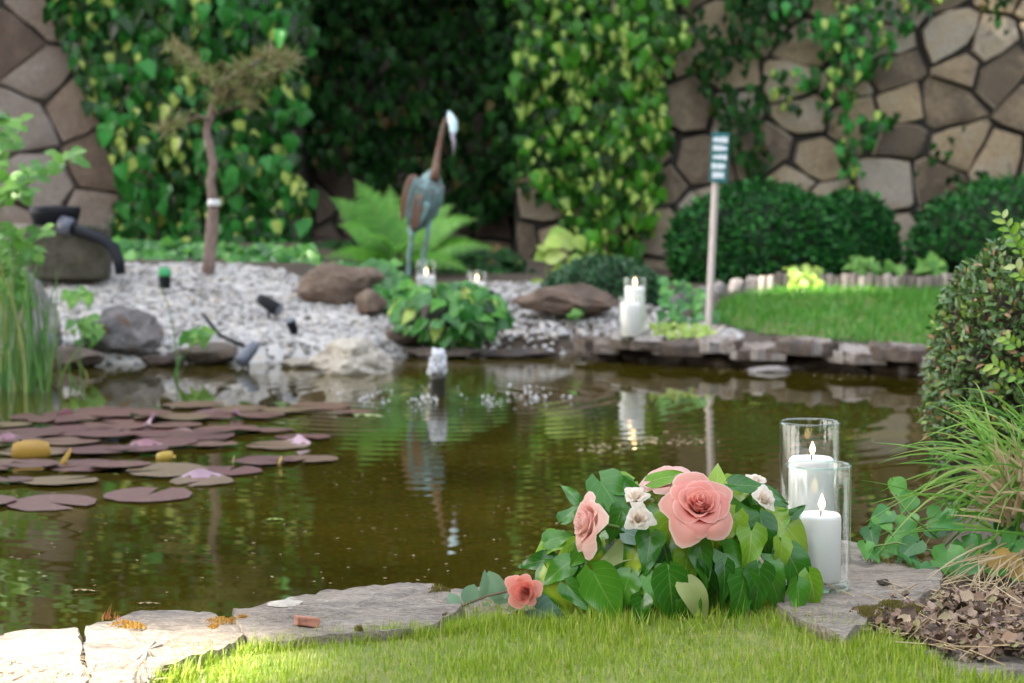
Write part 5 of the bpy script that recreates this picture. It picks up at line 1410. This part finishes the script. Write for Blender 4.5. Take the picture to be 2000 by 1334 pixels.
def arc(b, tip, lift):
    mid = b.lerp(tip, .5) + Vector((0, 0, lift))
    return [b * (1 - s) ** 2 + mid * 2 * s * (1 - s) + tip * s * s for s in np.linspace(0, 1, 13)]
tips = [(1683, 938), (1715, 905), (1690, 1020), (1740, 880), (1760, 905), (1770, 1010), (1800, 850), (1810, 790), (1845, 770), (1870, 760), (1900, 745), (1850, 800), (1945, 770), (1975, 740), (1720, 960), (1750, 985), (1785, 940), (1700, 985), (1830, 900), (1860, 850), (1735, 1045), (1800, 1080), (1690, 1060), (1840, 1050), (1880, 1130), (1800, 1190), (1900, 1180), (1930, 1160), (1780, 1150), (1960, 1190)]
for i in range(150):
    if i < len(tips): px, py = tips[i]
    else:
        px, py = U(1700, 2120), U(760, 1090)
        if px < 1800 and py < 860: px += 130
    b = cbase + Vector((U(-.05, .10), U(-.06, .06), U(.0, .14)))
    tip = at(px, py, Yc + U(-.22, .12))
    low = py > 1100
    strip(arc(b, tip, U(.03, .13) if not low else U(.02, .06)), U(.003, .0058), M_SEDGE, "blade", t)
for i in range(130):
    b = at(U(1950, 2060), U(930, 1030), Yc - .05 + U(-.06, .06))
    a = U(-2.9, -1.2) if i > 40 else U(-1.9, -1.3)
    L_ = U(.05, .12)
    d = Vector((math.cos(a), U(-.5, .1), -math.sin(a)))
    P = [b + d * L_ * s + Vector((0, 0, -.01 * s * s)) for s in np.linspace(0, 1, 5)]
    strip(P, U(.003, .007), M_STRAW, "cut_stalk", t)
for i in range(60):
    b = at(U(1900, 2050), U(1060, 1110), Yc - .06); tip = at(U(1780, 2010), U(1100, 1230), Yc - .12 - U(0, .15)); tip.z = max(tip.z, -.02)
    strip(arc(b, tip, U(0, .03)), U(.0015, .003), M_STRAW, "dry_blade", t)

# ---- ivy on the ground below it
t = thing("ground_ivy", "green ivy trailing over soil under the sedge near the candles", "ivy", gz(1800, 1110, 0))
gi = [tmpl_mesh("leaf", TL[k], M_IVYG) for k in (4, 5, 6, 0)]
for (x, y, L) in [(1700, 1035, 44), (1690, 1062, 36), (1735, 1000, 50), (1770, 1010, 52), (1745, 1050, 56), (1790, 1060, 56), (1815, 1030, 60), (1850, 1075, 66), (1880, 1060, 60), (1920, 1055, 64), (1950, 1070, 66), (1985, 1055, 60), (1830, 1095, 50), (1800, 1100, 44), (1770, 1085, 44), (1720, 1010, 44), (1780, 970, 44), (1745, 940, 48), (1840, 1000, 60), (1870, 1020, 58), (1900, 1100, 60), (1940, 1110, 60), (1975, 1095, 62), (1700, 1080, 32), (1810, 1120, 40), (1790, 1140, 34), (1990, 1125, 60), (1730, 1075, 40), (1960, 1020, 60), (2010, 1080, 60), (1760, 1030, 46), (1860, 1120, 44)]:
    Y = 3.02 + (1100 - y) * .0012 + U(-.03, .03)
    obj("leaf", R.choice(gi), t, basis((U(-.9, .9), -.4, U(-.6, .15)), (U(-.4, .4), -.75, .85), L * Y / F * 1.0, at(x, y, Y)))
for L in ([(1690, 1070), (1750, 1060), (1840, 1080), (1960, 1100)], [(1740, 960), (1780, 1010), (1830, 1050)], [(1800, 1130), (1850, 1110), (1930, 1100)]):
    MB().tube([at(x, y, 3.05) for x, y in L], .0018, 5).build("vine", M_STEM, t)
for (x, y) in ((1965, 1095), (1945, 1085)):
    obj("leaf", tmpl_mesh("leaf", TL[1], M_PADY), t, basis((U(-.5, .5), -.4, -.5), (0, -1, .5), .045, at(x, y, 3.0)))

# ---- dead leaves, twigs and moss
LT = [leaf_tmpl(5, 2, OVAL_P, .1, U(-.6, .7), U(-.5, .6), .22, 1.3, k) for k in range(7)]
it = []
for _ in range(3400):
    px = U(1630, 2060); py = 1168 + R.random() * 115
    if py > 1190 + (px - 1600) * .33: continue
    if py < 1180 - max(0, (px - 1800)) * .12 + max(0, 1740 - px) * .5: continue
    if R.random() > .55 + .9 * mnoise.noise(Vector((px * .02, py * .05, 2))): continue
    p = gz(px, py, -.015); p.z = gh(p.x, p.y) + U(.002, .022)
    it.append((R.choice(LT), basis((U(-1, 1), U(-1, 1), U(-.25, .25)), (U(-.6, .6), U(-.7, .4), 1), U(.004, .012) + .016 * R.random() ** 3, p)))
tag(joined("leaf_litter", it, M_LITTER, None, "stuff"), "brown dead leaves littering the soil below the sedge", "leaf litter")
q = scatter([tuple(gz(x, y, 0)[:2]) for x, y in ((1610, 1195), (1700, 1150), (1840, 1130), (2060, 1130), (2060, 1260), (1800, 1260))], 260)
it = []
for x, y in q:
    it.append((TWT, basis((U(-1, 1), U(-1, 1), U(-.1, .25)), (0, 0, 1), U(.02, .07), (x, y, gh(x, y) + .012), U(.001, .002))))
tag(joined("twig_litter", it, M_STRAW, None, "stuff"), "thin dry twigs and stalks lying on the dead leaves", "twigs")
def moss(label, spots, mat, n, h=.012, sp=.0, red=False):
    its = []
    for (px, py, rx, ry) in spots:
        for _ in range(n):
            a = U(0, 6.28); r_ = R.random() ** .6
            p = gz(px + math.cos(a) * rx * r_, py + math.sin(a) * ry * r_, .004)
            if mnoise.noise(p * 60) < -.05 - .25 * (1 - r_): continue
            its.append((BL5, basis((U(-.5, .5), U(-.5, .5), 1), (U(-1, 1), -1, 0), h * U(.5, 1.3) * (1.3 - r_), p - Vector((0, 0, .002)), U(.0012, .0024))))
    return tag(joined("moss_cushion", its, mat, None, "stuff"), label, "moss")
moss("golden orange moss cushions on the ends of the sunlit edging stone", [(243, 1217, 34, 8), (270, 1222, 20, 6), (440, 1211, 40, 9), (475, 1206, 18, 6), (420, 1222, 14, 4)], M_ORANGE, 300, .006)
moss("reddish upright moss stalks at the water edge of the sunlit stone", [(212, 1208, 26, 5)], leaf_mat("red_moss", [(0, (.4, .12, .06)), (1, (.55, .3, .1))], veins=0), 34, .02)
moss("olive brown moss on the stone beyond the candle glasses", [(1735, 1088, 55, 12), (1790, 1100, 30, 8), (1695, 1192, 36, 12), (1740, 1182, 30, 12), (1780, 1190, 22, 9)], M_MOSS, 600, .008)
moss("small mossy tuft between two grey edging stones", [(855, 1152, 26, 6), (700, 1232, 10, 3)], M_MOSS, 260, .01)
p = gz(1727, 1139, .003)
tag(rock("dirt_clod", (p.x, p.y, .004), (.012, .01, .005), M_SOIL, 3, 3, .3), "dark dirt clod lying on the stone beside the candle glass", "clod")
# straw on the sunlit stone, tufts of taller grass
q = scatter([tuple(gz(x, y, 0)[:2]) for x, y in ((-40, 1290), (120, 1285), (250, 1290), (330, 1290), (300, 1345), (100, 1352), (-40, 1352))], 260)
blades("straw_tufts", q, np.full(len(q), .002), .03, .002, M_STRAW, 1.45, None, "dry straw scattered on the sunlit edging stones", "straw")
q = scatter([tuple(gz(x, y, 0)[:2]) for x, y in ((470, 1250), (860, 1222), (1000, 1198), (1600, 1190), (1640, 1220), (1000, 1225), (640, 1255))], 700)
blades("tall_grass_fringe", q, ground_h(q[:, 0], q[:, 1]), .034, .0022, M_GRASS, .4, None, "longer grass fringe against the edging stones and arrangement")

q = scatter([tuple(gz(x, y, 0)[:2]) for x, y in ((285, 1322), (330, 1294), (400, 1267), (470, 1250), (640, 1237), (850, 1217), (1000, 1192), (1010, 1204), (860, 1232), (640, 1252), (470, 1266), (340, 1312), (300, 1340))], 2600)
pn = vnoise(q[:, 0], q[:, 1], 22, 3)
q = q[pn > -.1]
blades("edge_grass", q, np.full(len(q), -.016), .026, .002, M_GRASS, .55, None, "grass blades leaning over the rims of the edging stones")

# ================================================================== unseen trees added to one side to shade the garden
R.seed(5)
patches = [(gz(-130, 1305, 0), .30), (at(1545, 552, 10.6), .22), (at(1630, 552, 10.6), .18)]  # crown leaves are left out toward the sun to light these spots
TLF = dict(V=np.array([(-.5, 0, 0), (.5, 0, 0), (.38, .75, .1), (-.38, .75, .1), (0, 1, -.05)]), F=np.array([(0, 1, 2), (0, 2, 3), (3, 2, 4)]), UV=np.array([(0, 0), (0, 1), (.7, 1), (.7, 0), (1, .5)]))
def added_shade_tree(label, x, y, h, cr, n):
    t = thing("added_shade_tree", label, "tree", (x, y, -.05), "unseen trees added to shade the garden")
    MB().tube([(x, y, -.1), (x + .1, y, h * .3), (x - .1, y + .1, h * .6), (x, y, h * .95)], [.32, .25, .16, .04], 10).build("trunk", M_BARK, t)
    for k in range(14):
        a = U(0, 6.28); z0 = h * U(.2, .8); L_ = cr * U(.6, .95)
        MB().tube([(x, y, z0), (x + math.cos(a) * L_ * .5, y + math.sin(a) * L_ * .5, z0 + L_ * .3), (x + math.cos(a) * L_, y + math.sin(a) * L_, z0 + L_ * .45)], [.09, .06, .02], 6).build("limb", M_BARK, t)
    its = []; clumps = []
    for _ in range(150):
        d = rnd_dir(); r_ = R.random() ** .4
        clumps.append((Vector((x + d.x * cr * r_, y + d.y * cr * 1.05 * r_, h * .58 + d.z * h * .44 * r_)), U(.6, 1.25)))
    for _ in range(n):
        c_, r_ = R.choice(clumps); d = rnd_dir() * r_ * R.random() ** .4
        p = c_ + d
        skip = False
        for o_, rad in patches:
            v = p - o_; s_ = v.dot(SUN)
            if s_ > 0 and (v - SUN * s_).length < rad + .12: skip = True; break
        if skip: continue
        its.append((TLF, basis(rnd_dir() + Vector((0, 0, -.3)), rnd_dir() + Vector((0, 0, .8)), U(.2, .38), p)))
    joined("crown", its, M_TREE, t, "stuff")
for i, (x, y, h, cr) in enumerate([(-12.5, -3.2, 17, 4.0), (-13.0, 2.2, 18, 4.2), (-12.6, 7.6, 17, 4.2), (-12.2, -8.5, 17, 4.0)]):
    added_shade_tree("unseen broadleaf tree added in a row to shade the garden", x, y, h, cr, 12500)

def added_hedge(label, x0, y0, x1, y1, h, w):  # unseen hedge added to cut low sky light and deepen contrast
    a, b = Vector((x0, y0, -.05)), Vector((x1, y1, -.05)); L = (b - a).length; ax = (b - a) / L; sd = ax.cross(Vector((0, 0, 1)))
    t = thing("added_hedge", label, "hedge", (a + b) / 2)
    prof = [(-.5, 0), (-.52, .3), (-.5, .7), (-.46, .95), (-.3, 1.0), (0, 1.02), (.3, 1.0), (.46, .95), (.5, .7), (.52, .3), (.5, 0)]
    n = int(L / .4); V = []
    for i in range(n + 1):
        for k, (u, v) in enumerate(prof):
            p = a + ax * L * i / n + sd * u * w + Vector((0, 0, v * h)); V.append(p + (sd * u + Vector((0, 0, .3 * v))) * .35 * mnoise.noise(p * .9))
    m_ = len(prof)
    Fs = [(i * m_ + k, i * m_ + k + 1, (i + 1) * m_ + k + 1, (i + 1) * m_ + k) for i in range(n) for k in range(m_ - 1)] + [tuple(range(m_)), tuple(range(n * m_ + m_ - 1, n * m_ - 1, -1))]
    obj("core", raw_mesh("core", V, Fs, None, [M_CORE]), t)
    its = []
    for _ in range(int(L * h * 60)):
        i = R.randrange(n) * m_ + R.randrange(m_ - 1); p = Vector(V[i]).lerp(Vector(V[i + 1]), R.random()).lerp(Vector(V[i + m_]), R.random() * .9)
        its.append((TLF, basis(rnd_dir(), rnd_dir() + Vector((0, 0, .5)), U(.08, .16), p)))
    joined("foliage", its, M_TREE, t, "stuff")
added_hedge("unseen hedge added beside the far lawn to block low sky", 7.6, -5.5, 7.6, 12.0, 3.8, 1.2)
added_hedge("unseen hedge added opposite the stone wall to block low sky", -8.5, -6.0, 7.0, -6.0, 4.2, 1.2)
